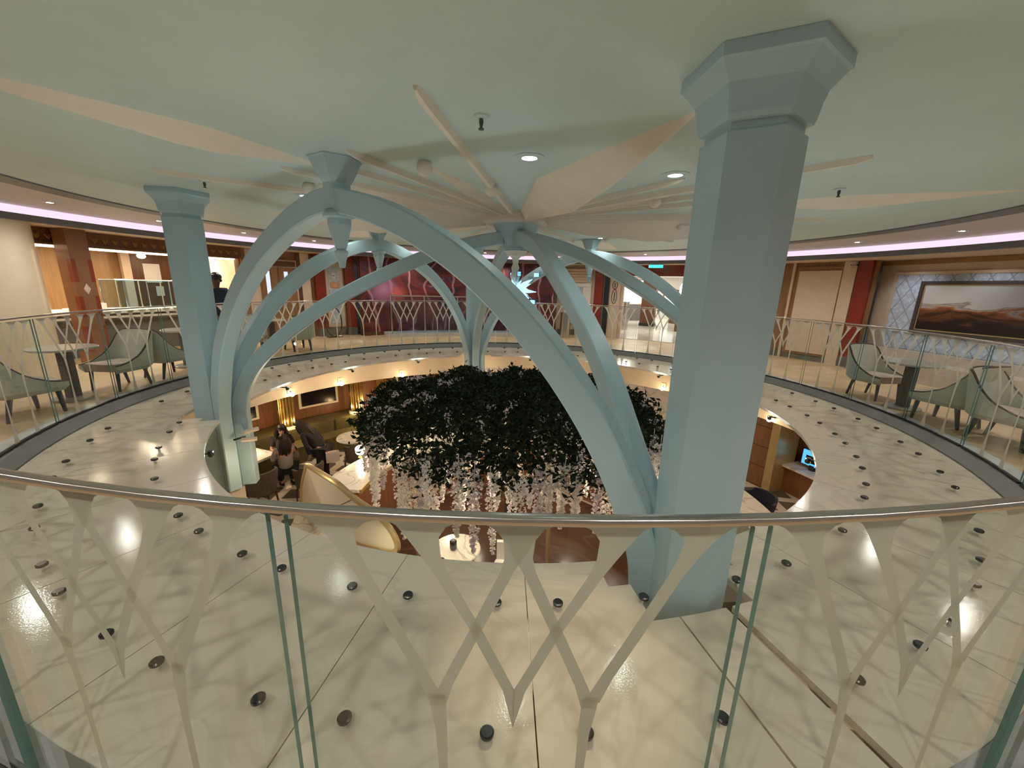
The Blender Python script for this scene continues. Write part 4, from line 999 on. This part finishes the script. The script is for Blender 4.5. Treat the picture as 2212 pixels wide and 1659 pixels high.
def lowchair(name, mt, lm):
    e = empty(name)
    MB().lathe([(0.23, 0.38), (0.25, 0.42), (0.25, 0.46), (0.22, 0.49)], 24).build('seat', mt, e, True)
    vs = []; n = 18
    for i in range(n+1):
        a = (90+180*i/n)*R2D; z1 = 0.86 if 3 < i < n-3 else 0.80
        for r, z in ((0.25, 0.40), (0.30, z1), (0.26, z1), (0.215, 0.45)): vs.append((r*math.cos(a), r*math.sin(a), z))
    fs = [(i*4+k, i*4+(k+1) % 4, i*4+4+(k+1) % 4, i*4+4+k) for i in range(n) for k in range(4)]+[(0, 1, 2, 3), (n*4+3, n*4+2, n*4+1, n*4)]
    MB().add(vs, fs).build('backrest', mt, e, True)
    for (x, y) in ((0.16, 0.16), (0.16, -0.16), (-0.16, 0.16), (-0.16, -0.16)): MB().tube([(x, y, 0.40), (x*1.2, y*1.2, 0)], [0.022, 0.014], 6).build('leg', lm, e)
    return e
lc = None
for (x, y, rz, lab) in ((-4.75, 1.20, 150, 'brown tweed chair with its back to the bar, beside the foot of the blue arch'), (-4.02, 1.55, 140, 'brown tweed chair under the leaning person in black'), (-3.55, 2.75, 150, 'brown chair at the pale round table by the banquette')):
    if lc is None: lc = lowchair('bar_chair', M['brownfab'], M['wooddark']); c = lc
    else: c = copy_tree(lc)
    c.location = (x, y, ZL); c.rotation_euler = (0, 0, rz*R2D); tag(c, lab, 'chair', 'brown chairs of the lower deck')
c = lowchair('bar_chair', M['navycloth'], M['black']); c.location = (4.45, 0.75, ZL); c.rotation_euler = (0, 0, 200*R2D); tag(c, 'dark navy curved chair beside the marble counter near the walnut kiosk', 'chair')
o = MB().ring(3.55, 4.05, ZL+1.02, ZL+1.07, -22, 9, 2).ring(3.7, 3.9, ZL, ZL+1.02, -21, 8, 2).build('side_counter', M['marblewhite']); tag(o, 'marble topped side counter beneath the front column', 'counter')
st = empty('white_stool', (0.0, -1.0, ZL))
MB().lathe([(0.16, 0), (0.17, 0.3), (0.19, 0.62), (0.18, 0.66)], 24).build('body', M['white'], st, True)
MB().box((0, 0.12, 0.78), (0.30, 0.06, 0.30)).build('backrest', M['white'], st)
tag(st, 'white tub stool inside the bar ring next to the small marble table', 'stool')
tb = empty('dining_table', (-5.55, 1.72, ZL), 160*R2D)
MB().box((0, 0, 0.73), (0.75, 1.25, 0.05)).build('table_top', M['marblewhite'], tb); MB().lathe([(0.2, 0), (0.05, 0.05), (0.05, 0.71)], 16).build('pedestal', M['bolt'], tb)
tag(tb, 'white topped dining table where the women sit', 'table')
rt = empty('round_table', (-3.75, 3.25, ZL))
MB().lathe([(0.40, 0.70), (0.42, 0.72), (0.41, 0.74)], 36).build('table_top', M['marblewhite'], rt); MB().lathe([(0.18, 0.0), (0.04, 0.04), (0.04, 0.70)], 18).build('pedestal', M['bolt'], rt)
tag(rt, 'pale round table before the olive banquette', 'table')
random.seed(11)
for i, (x, y, lab) in enumerate(((-5.32, 1.95, 'by the person in grey'), (-5.5, 1.72, 'in the middle of the dining table'), (-5.62, 1.45, 'at the edge of the dining table'))):
    o = MB().lathe([(0.03, 0), (0.035, 0.002), (0.04, 0.10), (0.036, 0.10), (0.03, 0.01)], 14, (x, y, ZL+0.756)).build('water_glass', M['crystalclear'], None, True)
    tag(o, f'clear water glass {lab}', 'glass', 'glasses on the dining table')
def tlamp(x, y, z, lab, s=1.0):
    e = empty('table_lamp', (x, y, z))
    MB().lathe([(0.045*s, 0), (0.045*s, 0.02*s)], 16).build('base', M['goldmatte'], e); MB().tube([(0, 0, 0.02*s), (0, 0, 0.08*s)], 0.01, 6).build('stem', M['goldmatte'], e)
    MB().lathe([(0.06*s, 0.08*s), (0.085*s, 0.12*s), (0.085*s, 0.2*s), (0.06*s, 0.23*s)], 18).build('lamp_shade', M['globe'], e, True)
    tag(e, lab, 'lamp', 'glowing table lamps of the lower deck'); light('POINT', 'lamp_glow', (x, y, z+0.34*s), 2.2, (1.0, 0.74, 0.42), size=0.06)
tlamp(-2.85, 1.30, -1.748, 'glowing squat table lamp on the bar marble beside the wisteria')
tlamp(-5.45, 1.98, ZL+0.756, 'glowing small lamp on the dining table by the arch foot', 0.8)
e = empty('pendant_globe', (-0.82, -0.75, -0.98)); MB().ball((0, 0, 0), 0.05).build('bulb', M['lenswarm'], e, True); MB().tube([(0, 0, 0.05), (0, 0, 0.5)], 0.006, 6).build('cord', M['bolt'], e)
tag(e, 'bright bare bulb shining among the wisteria flowers', 'lamp'); light('POINT', 'wisteria_glow', (-0.82, -0.80, -1.10), 14.0, (1.0, 0.80, 0.52), size=0.05)
ss = empty('spot_pair', (-3.30, -1.14, -0.42), 20*R2D)
for s in (0, 1): MB().tube([(0.0, 0.12*s, 0.05*s), (0.16, 0.12*s, 0.09*s)], 0.026, 10).build('spot_head', M['fascia'], ss, True)
MB().tube([(-0.10, 0.05, -0.01), (0.03, 0.06, 0.02)], 0.012, 6).build('bracket', M['bolt'], ss)
tag(ss, 'pair of small tube spotlights fixed to the foot of the blue arch', 'spotlight')

# ------------------------------------------------------------------ people
def skin_mesh(name, verts, edges, radii, material, parent, root=0, sub=2):
    me = bpy.data.meshes.new(name); me.from_pydata(verts, edges, []); o = bpy.data.objects.new(name, me); COL.objects.link(o)
    me.materials.append(material)
    bm = bmesh.new(); bm.from_mesh(me); sk = bm.verts.layers.skin.verify(); bm.verts.ensure_lookup_table()
    for i, v in enumerate(bm.verts):
        r = radii[i]; v[sk].radius = r if isinstance(r, tuple) else (r, r); v[sk].use_root = (i == root)
    bm.to_mesh(me); bm.free()
    m = o.modifiers.new('Skin', 'SKIN'); m.use_smooth_shade = True
    s = o.modifiers.new('Sub', 'SUBSURF'); s.levels = sub; s.render_levels = sub
    if parent is not None: o.parent = parent
    return o
def person(loc, rz, J, skin, cloth, hair, lab, legs, long_hair=False, lower=None, sleeves=True):
    """J: joints in the person's own frame (faces +x). One continuous skinned body; clothes and hair as children."""
    e = empty('person', loc, rz)
    jv = ['pelvis', 'waist', 'chest', 'neck', 'head', 'crown', 'shl', 'ell', 'wrl', 'hal', 'shr', 'elr', 'wrr', 'har', 'hipl', 'knl', 'anl', 'tol', 'hipr', 'knr', 'anr', 'tor']
    rad = dict(pelvis=.105, waist=.095, chest=.11, neck=.045, head=.078, crown=.066, shl=.05, ell=.036, wrl=.024, hal=.026, shr=.05, elr=.036, wrr=.024, har=.026, hipl=.075, knl=.05, anl=.034, tol=.03, hipr=.075, knr=.05, anr=.034, tor=.03)
    ed = [('pelvis', 'waist'), ('waist', 'chest'), ('chest', 'neck'), ('neck', 'head'), ('head', 'crown'), ('chest', 'shl'), ('shl', 'ell'), ('ell', 'wrl'), ('wrl', 'hal'), ('chest', 'shr'), ('shr', 'elr'), ('elr', 'wrr'), ('wrr', 'har'),
          ('pelvis', 'hipl'), ('hipl', 'knl'), ('knl', 'anl'), ('anl', 'tol'), ('pelvis', 'hipr'), ('hipr', 'knr'), ('knr', 'anr'), ('anr', 'tor')]
    P = {k: Vector(J[k]) for k in jv}
    verts = [P[k] for k in jv]; radii = [rad[k] for k in jv]; edges = [(jv.index(a), jv.index(b)) for a, b in ed]
    # fingers and thumb on each hand
    for side in ('l', 'r'):
        w, h = P['wr'+side], P['ha'+side]; d = (h-w).normalized(); x = d.cross(Vector((0, 0, 1)))
        x = x.normalized() if x.length > 0.1 else Vector((0, 1, 0))
        for k, off in enumerate((-0.027, -0.009, 0.009, 0.027)):
            ln = (0.062, 0.07, 0.066, 0.052)[k]
            i0 = len(verts); verts += [h+x*off+d*0.02, h+x*off+d*(0.02+ln*0.55)+Vector((0, 0, -0.006)), h+x*off*1.05+d*(0.02+ln)+Vector((0, 0, -0.022))]; radii += [0.009, 0.0085, 0.007]
            edges += [(jv.index('ha'+side), i0), (i0, i0+1), (i0+1, i0+2)]
        i0 = len(verts); sg = 1 if side == 'l' else -1
        verts += [h-d*0.01+x*0.034*sg, h+d*0.03+x*0.05*sg]; radii += [0.010, 0.008]; edges += [(jv.index('ha'+side), i0), (i0, i0+1)]
    skin_mesh('body', verts, edges, radii, skin, e)
    hd = P['head']; up = (P['crown']-P['neck']).normalized(); fw = J.get('face', Vector((1, 0, 0))); fw = Vector(fw); fw = (fw-up*fw.dot(up)).normalized(); sd = up.cross(fw)
    f = MB()
    for s in (-1, 1): MB().ball(hd+fw*0.074+sd*0.03*s+up*0.022, 0.0105, 8, 6).build('eye', M['tvblack'], e, True)
    MB().tube([hd+fw*0.078+up*0.03, hd+fw*0.100-up*0.012, hd+fw*0.078-up*0.02], [0.007, 0.013, 0.008], 6).build('nose', skin, e, True)
    MB().tube([hd+fw*0.076-up*0.046-sd*0.022, hd+fw*0.084-up*0.048, hd+fw*0.076-up*0.046+sd*0.022], 0.006, 6).build('mouth', M['red'], e, True)
    for s in (-1, 1): MB().ball(hd+sd*0.082*s-up*0.002, 0.02, 8, 6, 1.4).build('ear', skin, e, True)
    hm = MB(); hv = []; hf = []; nu, nv = 20, 12
    ctr = hd+up*0.035-fw*0.012
    for j in range(nv+1):
        ph = math.pi*0.72*j/nv
        for i in range(nu):
            th = 2*math.pi*i/nu; r = 0.105+0.006*math.sin(th*5+j)
            d = fw*math.cos(th)*math.sin(ph)+sd*math.sin(th)*math.sin(ph)+up*math.cos(ph)
            cut = 1.0
            if math.cos(th) > 0.25 and ph > 0.95: cut = 0.72
            hv.append(ctr+d*r*cut)
    for j in range(nv):
        for i in range(nu): hf.append((j*nu+i, j*nu+(i+1) % nu, (j+1)*nu+(i+1) % nu, (j+1)*nu+i))
    hm.add(hv, hf)
    ho = hm.build('hair', hair, e, True)
    if long_hair:
        random.seed(2)
        lk = MB()
        for k in range(16):
            t = -1.9+3.8*k/15; d = -fw*math.cos(t)+sd*math.sin(t)
            p0 = ctr+d*0.085; p1 = ctr+d*0.115-up*0.12; p2 = ctr+d*0.11-up*(0.30+0.05*random.random())+sd*0.02*random.uniform(-1, 1)
            lk.tube([p0, p1, p2], [0.03, 0.034, 0.012], 6)
        lk.build('long_hair', hair, e, True)
    P['hem'] = P['pelvis'].lerp((P['hipl']+P['hipr'])*0.5, 0.85)
    tv = ['hem', 'waist', 'chest', 'collar', 'shl', 'ell', 'cul', 'shr', 'elr', 'cur']
    P['collar'] = P['chest'].lerp(P['neck'], 0.72); t = 0.86 if sleeves else 0.55
    P['cul'] = P['ell'].lerp(P['wrl'], t) if sleeves else P['shl'].lerp(P['ell'], 0.75); P['cur'] = P['elr'].lerp(P['wrr'], t) if sleeves else P['shr'].lerp(P['elr'], 0.75)
    tr = [(.175, .155), (.13, .12), (.135, .12), .062, .066, .05, .038, .066, .05, .038]
    te = [(0, 1), (1, 2), (2, 3), (2, 4), (4, 5), (5, 6), (2, 7), (7, 8), (8, 9)]
    if not sleeves: te = [(0, 1), (1, 2), (2, 3), (2, 4), (4, 6), (2, 7), (7, 9)]; 
    names = tv if sleeves else [k for k in tv if k not in ('ell', 'elr')]
    if sleeves: skin_mesh('top', [P[k] for k in tv], te, tr, cloth, e)
    else:
        tr2 = [(.175, .155), (.13, .12), (.135, .12), .062, .066, .055, .066, .055]
        skin_mesh('top', [P[k] for k in names], [(0, 1), (1, 2), (2, 3), (2, 4), (4, 5), (2, 6), (6, 7)], tr2, cloth, e)
    lv = ['pelvis', 'hipl', 'knl', 'anl', 'hipr', 'knr', 'anr']
    skin_mesh('trousers', [P[k] for k in lv], [(0, 1), (1, 2), (2, 3), (0, 4), (4, 5), (5, 6)], [(.165, .15), .095, .07, .052, .095, .07, .052], lower or cloth, e)
    for s in ('l', 'r'):
        a, tt = P['an'+s], P['to'+s]; MB().tube([a+Vector((-0.04, 0, -0.045)), a+Vector((0.03, 0, -0.035)), tt+Vector((0, 0, -0.03))], [0.036, 0.042, 0.032], 8).build('shoe', M['black'], e, True)
    tag(e, lab, 'person'); return e
def stand(h=1.55, lean=0.0, arms=None, look=(1, 0, 0)):
    k = h/1.7; c, s = math.cos(lean), math.sin(lean)
    def up(x, y, z): # upper body rotates about the hips
        dz = z-0.92; return ((x+0)*c*k+dz*s*k, y*k, (0.92+dz*c-x*s)*k)
    J = dict(pelvis=up(0, 0, .95), waist=up(0, 0, 1.10), chest=up(0, 0, 1.28), neck=up(.015, 0, 1.46), head=up(.03, 0, 1.58), crown=up(.02, 0, 1.655), shl=up(0, .17, 1.38), shr=up(0, -.17, 1.38))
    a = arms or {}
    J['ell'] = a.get('ell') or up(.05, .25, 1.12); J['wrl'] = a.get('wrl') or up(.20, .20, .95); J['hal'] = a.get('hal') or up(.26, .18, .93)
    J['elr'] = a.get('elr') or up(.05, -.25, 1.12); J['wrr'] = a.get('wrr') or up(.20, -.20, .95); J['har'] = a.get('har') or up(.26, -.18, .93)
    for s_, y in (('l', .09), ('r', -.09)):
        J['hip'+s_] = (0, y*k, .88*k); J['kn'+s_] = (.02, y*1.05*k, .48*k); J['an'+s_] = (0, y*1.1*k, .085); J['to'+s_] = (.13, y*1.2*k, .065)
    J['face'] = look; return J
def sit(h=1.5, lean=0.0, look=(1, 0, 0), arms=None):
    k = h/1.7; c, s = math.cos(lean), math.sin(lean)
    def up(x, y, z): return (x*c*k+z*s*k, y*k, 0.50+(z*c-x*s)*k)
    J = dict(pelvis=up(0, 0, .06), waist=up(0, 0, .20), chest=up(0, 0, .38), neck=up(.015, 0, .56), head=up(.03, 0, .68), crown=up(.02, 0, .755), shl=up(0, .17, .48), shr=up(0, -.17, .48))
    a = arms or {}
    J['ell'] = up(.08, .24, .24); J['wrl'] = up(.30, .14, .28); J['hal'] = up(.36, .11, .29); J['elr'] = up(.08, -.24, .24); J['wrr'] = up(.30, -.14, .28); J['har'] = up(.36, -.11, .29)
    J.update(a)
    for s_, y in (('l', .09), ('r', -.09)):
        J['hip'+s_] = (0.08, y, .52); J['kn'+s_] = (.40, y*1.2, .48); J['an'+s_] = (.40, y*1.2, .085); J['to'+s_] = (.53, y*1.2, .065)
    J['face'] = look; return J
person((-5.52, 1.78, 0), -28*R2D, stand(1.58, 0.10), M['skindark'], M['navycloth'], M['hair'], 'person with short dark hair in a navy top standing at the railing by the buffet', None, lower=M['blackcloth'])
person((-5.12, 2.60, ZL), -55*R2D, sit(1.6, 0.12), M['skin'], M['blackcloth'], M['hair'], 'smiling person with curly dark hair and black top sitting at the dining table', None, True, sleeves=False)
person((-4.66, 1.90, ZL), 125*R2D, sit(1.6, 0.05, look=(1, 0.3, 0)), M['skin'], M['greycloth'], M['hair'], 'person with long dark hair seen from behind in a grey knit top', None, True, lower=M['blackcloth'])
person((-4.00, 2.15, ZL), 172*R2D, stand(1.66, 0.75), M['skin'], M['blackcloth'], M['hair'], 'person in black clothes leaning over the dining table', None, True)
bg = empty('handbag', (-3.70, 1.95, ZL+0.70), 0.6)
MB().prism([(-0.13, -0.05), (0.13, -0.05), (0.12, 0.05), (-0.12, 0.05)], 0, 0.22).build('body', M['seat'], bg)
MB().tube([(-0.10, 0, 0.21), (-0.07, 0, 0.40), (0.0, 0, 0.50), (0.07, 0, 0.40), (0.10, 0, 0.21)], 0.009, 6).build('strap', M['wooddark'], bg, True)
tag(bg, 'small beige handbag hanging from the leaning person in black', 'handbag')

# ------------------------------------------------------------------ wisteria tree
tr = empty('wisteria_tree', (0.0, 0.05, ZL))
MB().tube([(0.05, 0.1, 0), (0.02, 0.08, 1.0), (0.0, 0.02, 1.9), (0, 0, 2.5)], [0.12, 0.10, 0.09, 0.07], 10).build('trunk', M['branch'], tr, True)
bb = MB(); random.seed(21)
for k in range(16):
    a = 22.5*k+random.uniform(-8, 8); bb.tube([(0, 0, 1.95+0.02*k), pol(0.7, a, 2.35), pol(1.4, a+6, 2.60), pol(1.95, a+9, 2.56)], [0.05, 0.035, 0.025, 0.012], 6)
bb.build('branch', M['branch'], tr, True)
fo = MB(); random.seed(33)
def leafquad(mb, p, s):
    d = Vector((random.gauss(0, 1), random.gauss(0, 1), random.gauss(0, 0.8))).normalized(); q = d.cross(Vector((random.gauss(0, 1), random.gauss(0, 1), random.gauss(0, 1)))).normalized()
    n = d.cross(q)*s*0.12
    mb.add([p-d*s*0.5, p+q*s*0.22+n, p+d*s*0.5, p-q*s*0.22+n], [(0, 1, 2), (0, 2, 3)])
def canopy_pt(r, a):
    f = r/2.12
    return 2.86-0.10*f*f-0.30*max(0, f-0.75)**1.5*3.0
for k in range(18000):
    a = random.uniform(0, 360); r = 2.15*math.sqrt(random.random()); wob = 0.07*math.sin(a*R2D*7+r*3)+0.05*math.sin(a*R2D*13)
    top = canopy_pt(r, a)+wob; depth = random.random()**1.6*0.36
    z = top-depth+random.gauss(0, 0.03)
    if random.random() < 0.03: z += 0.07
    leafquad(fo, Vector(pol(r+random.gauss(0, 0.04), a, z)), random.uniform(0.07, 0.13))
for k in range(1300):
    a = random.uniform(0, 360); r = random.uniform(1.95, 2.25)+0.06*math.sin(a*R2D*9); z = random.uniform(2.36, 2.70)
    leafquad(fo, Vector(pol(r, a, z)), random.uniform(0.07, 0.13))
f_ = fo.build('foliage', M['leaf'], tr); f_['kind'] = 'stuff'
def petal(mb, p, s):
    d = Vector((random.gauss(0, 1), random.gauss(0, 1), random.gauss(0, 1))).normalized(); q = d.cross(Vector((random.gauss(0, 1), random.gauss(0, 1), random.gauss(0, 1)))).normalized()
    n = d.cross(q)*s*0.25
    mb.add([p-d*s*0.5, p+q*s*0.42+n, p+d*s*0.5, p-q*s*0.42+n], [(0, 1, 2), (0, 2, 3)])
sm = []
for v in range(6):
    mb = MB(); random.seed(100+v); L = 0.78+0.08*v
    for k in range(330):
        t = random.random(); rad = 0.075*(1-t)**0.6*(0.55+0.45*math.sin(min(1, t*6)*1.57))+0.008
        a = random.uniform(0, 6.283); rr = rad*math.sqrt(random.random()); petal(mb, Vector((rr*math.cos(a), rr*math.sin(a), -L*t)), random.uniform(0.028, 0.044))
    mb.tube([(0, 0, 0.1), (0, 0, -L*0.95)], 0.004, 4)
    sm.append(mb)
protos = []
random.seed(55); spots = []
for k in range(62): spots.append((random.uniform(1.98, 2.30), 360*k/62+random.uniform(-2, 2)))
for k in range(38): spots.append((random.uniform(0.7, 1.85), -150+300*random.random()+0))
spots = [((min(r, 2.06) if -162 < ((a+180) % 360)-180 < -112 else r), a) for r, a in spots]
for k, (r, a) in enumerate(spots):
    if k < 6: s_ = sm[k].build('flower_strand', M['petal'] if k % 3 else M['petal2'], tr); protos.append(s_)
    else: s_ = protos[k % 6].copy(); COL.objects.link(s_); s_.parent = tr
    f = r/2.2; s_.location = pol(r, a, (2.70 if r > 1.95 else 2.56)-0.08*f+random.uniform(-0.10, 0.05)); sc = random.uniform(0.75, 1.15); s_.scale = (sc*1.1, sc*1.1, sc*random.uniform(0.8, 1.1)); s_.rotation_euler = (random.uniform(-.06, .06), random.uniform(-.06, .06), random.uniform(0, 6))
bs = MB(); random.seed(77)
for k in range(75):
    a = random.uniform(0, 360); r = 2.18*math.sqrt(random.uniform(0.12, 1.0)); z0 = canopy_pt(r, a)+0.05; da = random.uniform(-1, 1)
    ux, uy = math.cos(a*R2D+da), math.sin(a*R2D+da); L = random.uniform(0.18, 0.38)
    for j in range(34):
        t = random.random(); p = Vector(pol(r, a, z0))+Vector((ux*L*t, uy*L*t, -L*0.75*t*t))+Vector((random.gauss(0, .022), random.gauss(0, .022), random.gauss(0, .02)))
        petal(bs, p, random.uniform(0.024, 0.036))
b_ = bs.build('blossom', M['petal2'], tr); b_['kind'] = 'stuff'
hang = MB(); random.seed(78)
for k in range(120):
    r, a = random.uniform(0.9, 2.12), random.uniform(0, 360); L = random.uniform(0.4, 0.8); z0 = 2.52-0.1*r/2.2
    for j in range(170):
        t = random.random(); rad = 0.065*(1-t)**0.7+0.008; b = random.uniform(0, 6.28); rr = rad*math.sqrt(random.random()); petal(hang, Vector(pol(r, a, z0-L*t))+Vector((rr*math.cos(b), rr*math.sin(b), 0)), random.uniform(0.028, 0.044))
h_ = hang.build('hanging_blossom', M['petal'], tr); h_['kind'] = 'stuff'
tag(tr, 'round wisteria tree, leaves coloured dark as if shaded, hung with white flower strands above the bar', 'tree')

# ------------------------------------------------------------------ light of the place and added fills
el = None
for key, m_ in (('front', -120.5), ('painting', -31.0), ('shop', 59.5), ('buffet', 149.5)):
    for k, da in enumerate((-24, 0, 24)):
        if el is None:
            el = empty('edge_lamp')
            MB().box((-0.05, 0, -0.02), (0.16, 0.03, 0.014)).build('bracket', M['bolt'], el)
            MB().lathe([(0.018, -0.06), (0.026, -0.05), (0.026, 0.0), (0.022, 0.0)], 14, (-0.13, 0, 0)).build('lamp_head', M['bolt'], el, True)
            d = el
        else: d = copy_tree(el)
        d.location = pol(3.73, m_+da, -0.142); d.rotation_euler = (0, 0, (m_+da)*R2D)
        tag(d, f'{ORD[k]} small dark uplight under the white ledge rim on the {key} side', 'uplight', 'uplights under the ledge rim')
        p = pol(3.55, m_+da, -0.13)
        light('SPOT', 'rim_uplight', p, 12.0, (0.90, 1.0, 0.97), (p[0]*1.12, p[1]*1.12, 2.4), 0.12, 168, 1.0)
for a in (155.3, 142.0, 124.4, 43.8, 15, 75, 100, -10): light('POINT', 'fascia_glow', pol(4.40, a, -0.80), 5.0, (1.0, 0.76, 0.50), size=0.05)
light('SPOT', 'ledge_pool', (0.28, -4.22, ZC-0.03), 46.0, (1.0, 0.80, 0.50), (0.26, -4.24, -0.1), 0.06, 30, 0.7)  # spot added to make the warm pool on the front ledge
d = copy_tree(dl); d.location = (0.28, -4.22, ZC); tag(d, 'added round recessed ceiling lamp, out of view over the front stone ledge', 'downlight', 'recessed lamps of the round ceiling')  # unseen fixture added to go with the ledge pool spot
light('POINT', 'leg_wash', (-3.08, -1.30, -0.80), 3.5, (1.0, 0.78, 0.50), size=0.05)
light('POINT', 'crystal_glow', (HUB[0], HUB[1], 1.12), 2.5, (0.75, 0.92, 1.0), size=0.12)
for a in (152, 160, 168, 176): light('AREA', 'buffet_fill', pol(8.9, a, 2.08), 26.0, (1.0, 0.82, 0.58), pol(8.9, a, 0), 0.5)  # added area lights, no fixtures, brightening the buffet hall
for (x, y) in ((4.6, 9.2), (7.2, 8.0), (5.4, 13.4), (8.4, 12.0), (7.0, 15.2), (11.5, 14.5)): light('AREA', 'shop_fill', (x, y, 2.17), 40.0, (1.0, 0.95, 0.86), (x, y, 0), 0.6)  # fill added to make the shop bright, without any fixtures
for a in (16, 8, 0, -8): light('SPOT', 'painting_fill', pol(7.35, a, 2.19), 17.0, (0.86, 0.92, 1.0), pol(8.0, a, 1.0), 0.05, 100, 0.8)  # added spots that lift the damask and painting, no fixtures behind them
for a in (117, 92): light('SPOT', 'mural_lamp', pol(6.75, a, 2.19), 16.0, (1.0, 0.86, 0.92), pol(7.2, a, 1.3), 0.05, 95, 0.9)
for a in range(0, 360, 30): light('AREA', 'lower_fill', pol(5.9, a+8, -0.83), 9.0, (1.0, 0.80, 0.55), pol(5.7, a+8, -3), 0.25)  # fill under the deck, added without fixtures to light the lower level
for a in range(15, 360, 45): light('SPOT', 'bar_fill', pol(2.75, a, -0.72), 17.0, (1.0, 0.84, 0.62), pol(2.75, a, -2), 0.05, 130, 0.8)  # fixtureless spots added above the bar ring to light its top
for a in range(0, 360, 60): light('POINT', 'canopy_fill', pol(1.45, a+20, -0.95), 21.0, (1.0, 0.82, 0.56), size=0.08)  # bare point lights added inside the canopy to brighten the flower strands
w = bpy.data.worlds.new('World'); S.world = w; w.use_nodes = True
w.node_tree.nodes['Background'].inputs[0].default_value = (0.9, 0.95, 1.0, 1); w.node_tree.nodes['Background'].inputs[1].default_value = 0.02

# ------------------------------------------------------------------ camera
pitch, roll, yaw = 0.2414, 0.0275, -0.0004
cp_, sp2, cy_, sy_ = math.cos(pitch), math.sin(pitch), math.cos(yaw), math.sin(yaw)
fwd = Vector((sy_*cp_, cy_*cp_, -sp2)); right = Vector((cy_, -sy_, 0)); upv = right.cross(fwd)
r2 = right*math.cos(roll)+upv*math.sin(roll); u2 = upv*math.cos(roll)-right*math.sin(roll)
cd = bpy.data.cameras.new('Camera'); cd.sensor_width = 36.0; cd.sensor_fit = 'HORIZONTAL'; cd.lens = 854.67/2212*36.0; cd.clip_start = 0.03; cd.clip_end = 100
cam = bpy.data.objects.new('Camera', cd); COL.objects.link(cam)
mw = Matrix(((r2.x, u2.x, -fwd.x, 0.0), (r2.y, u2.y, -fwd.y, -5.6692), (r2.z, u2.z, -fwd.z, 1.4954), (0, 0, 0, 1)))
cam.matrix_world = mw; S.camera = cam
S.view_settings.view_transform = 'Standard'; S.view_settings.look = 'None'; S.view_settings.gamma = 1.0; S.view_settings.exposure = 0.45
S.view_settings.use_curve_mapping = False
S.cycles.transparent_max_bounces = 16; S.cycles.max_bounces = 5; S.cycles.diffuse_bounces = 3; S.cycles.glossy_bounces = 3; S.cycles.use_adaptive_sampling = True; S.cycles.adaptive_threshold = 0.06; S.cycles.sample_clamp_indirect = 4.0
S.cycles.light_sampling_threshold = 0.03; S.cycles.caustics_reflective = False; S.cycles.caustics_refractive = False
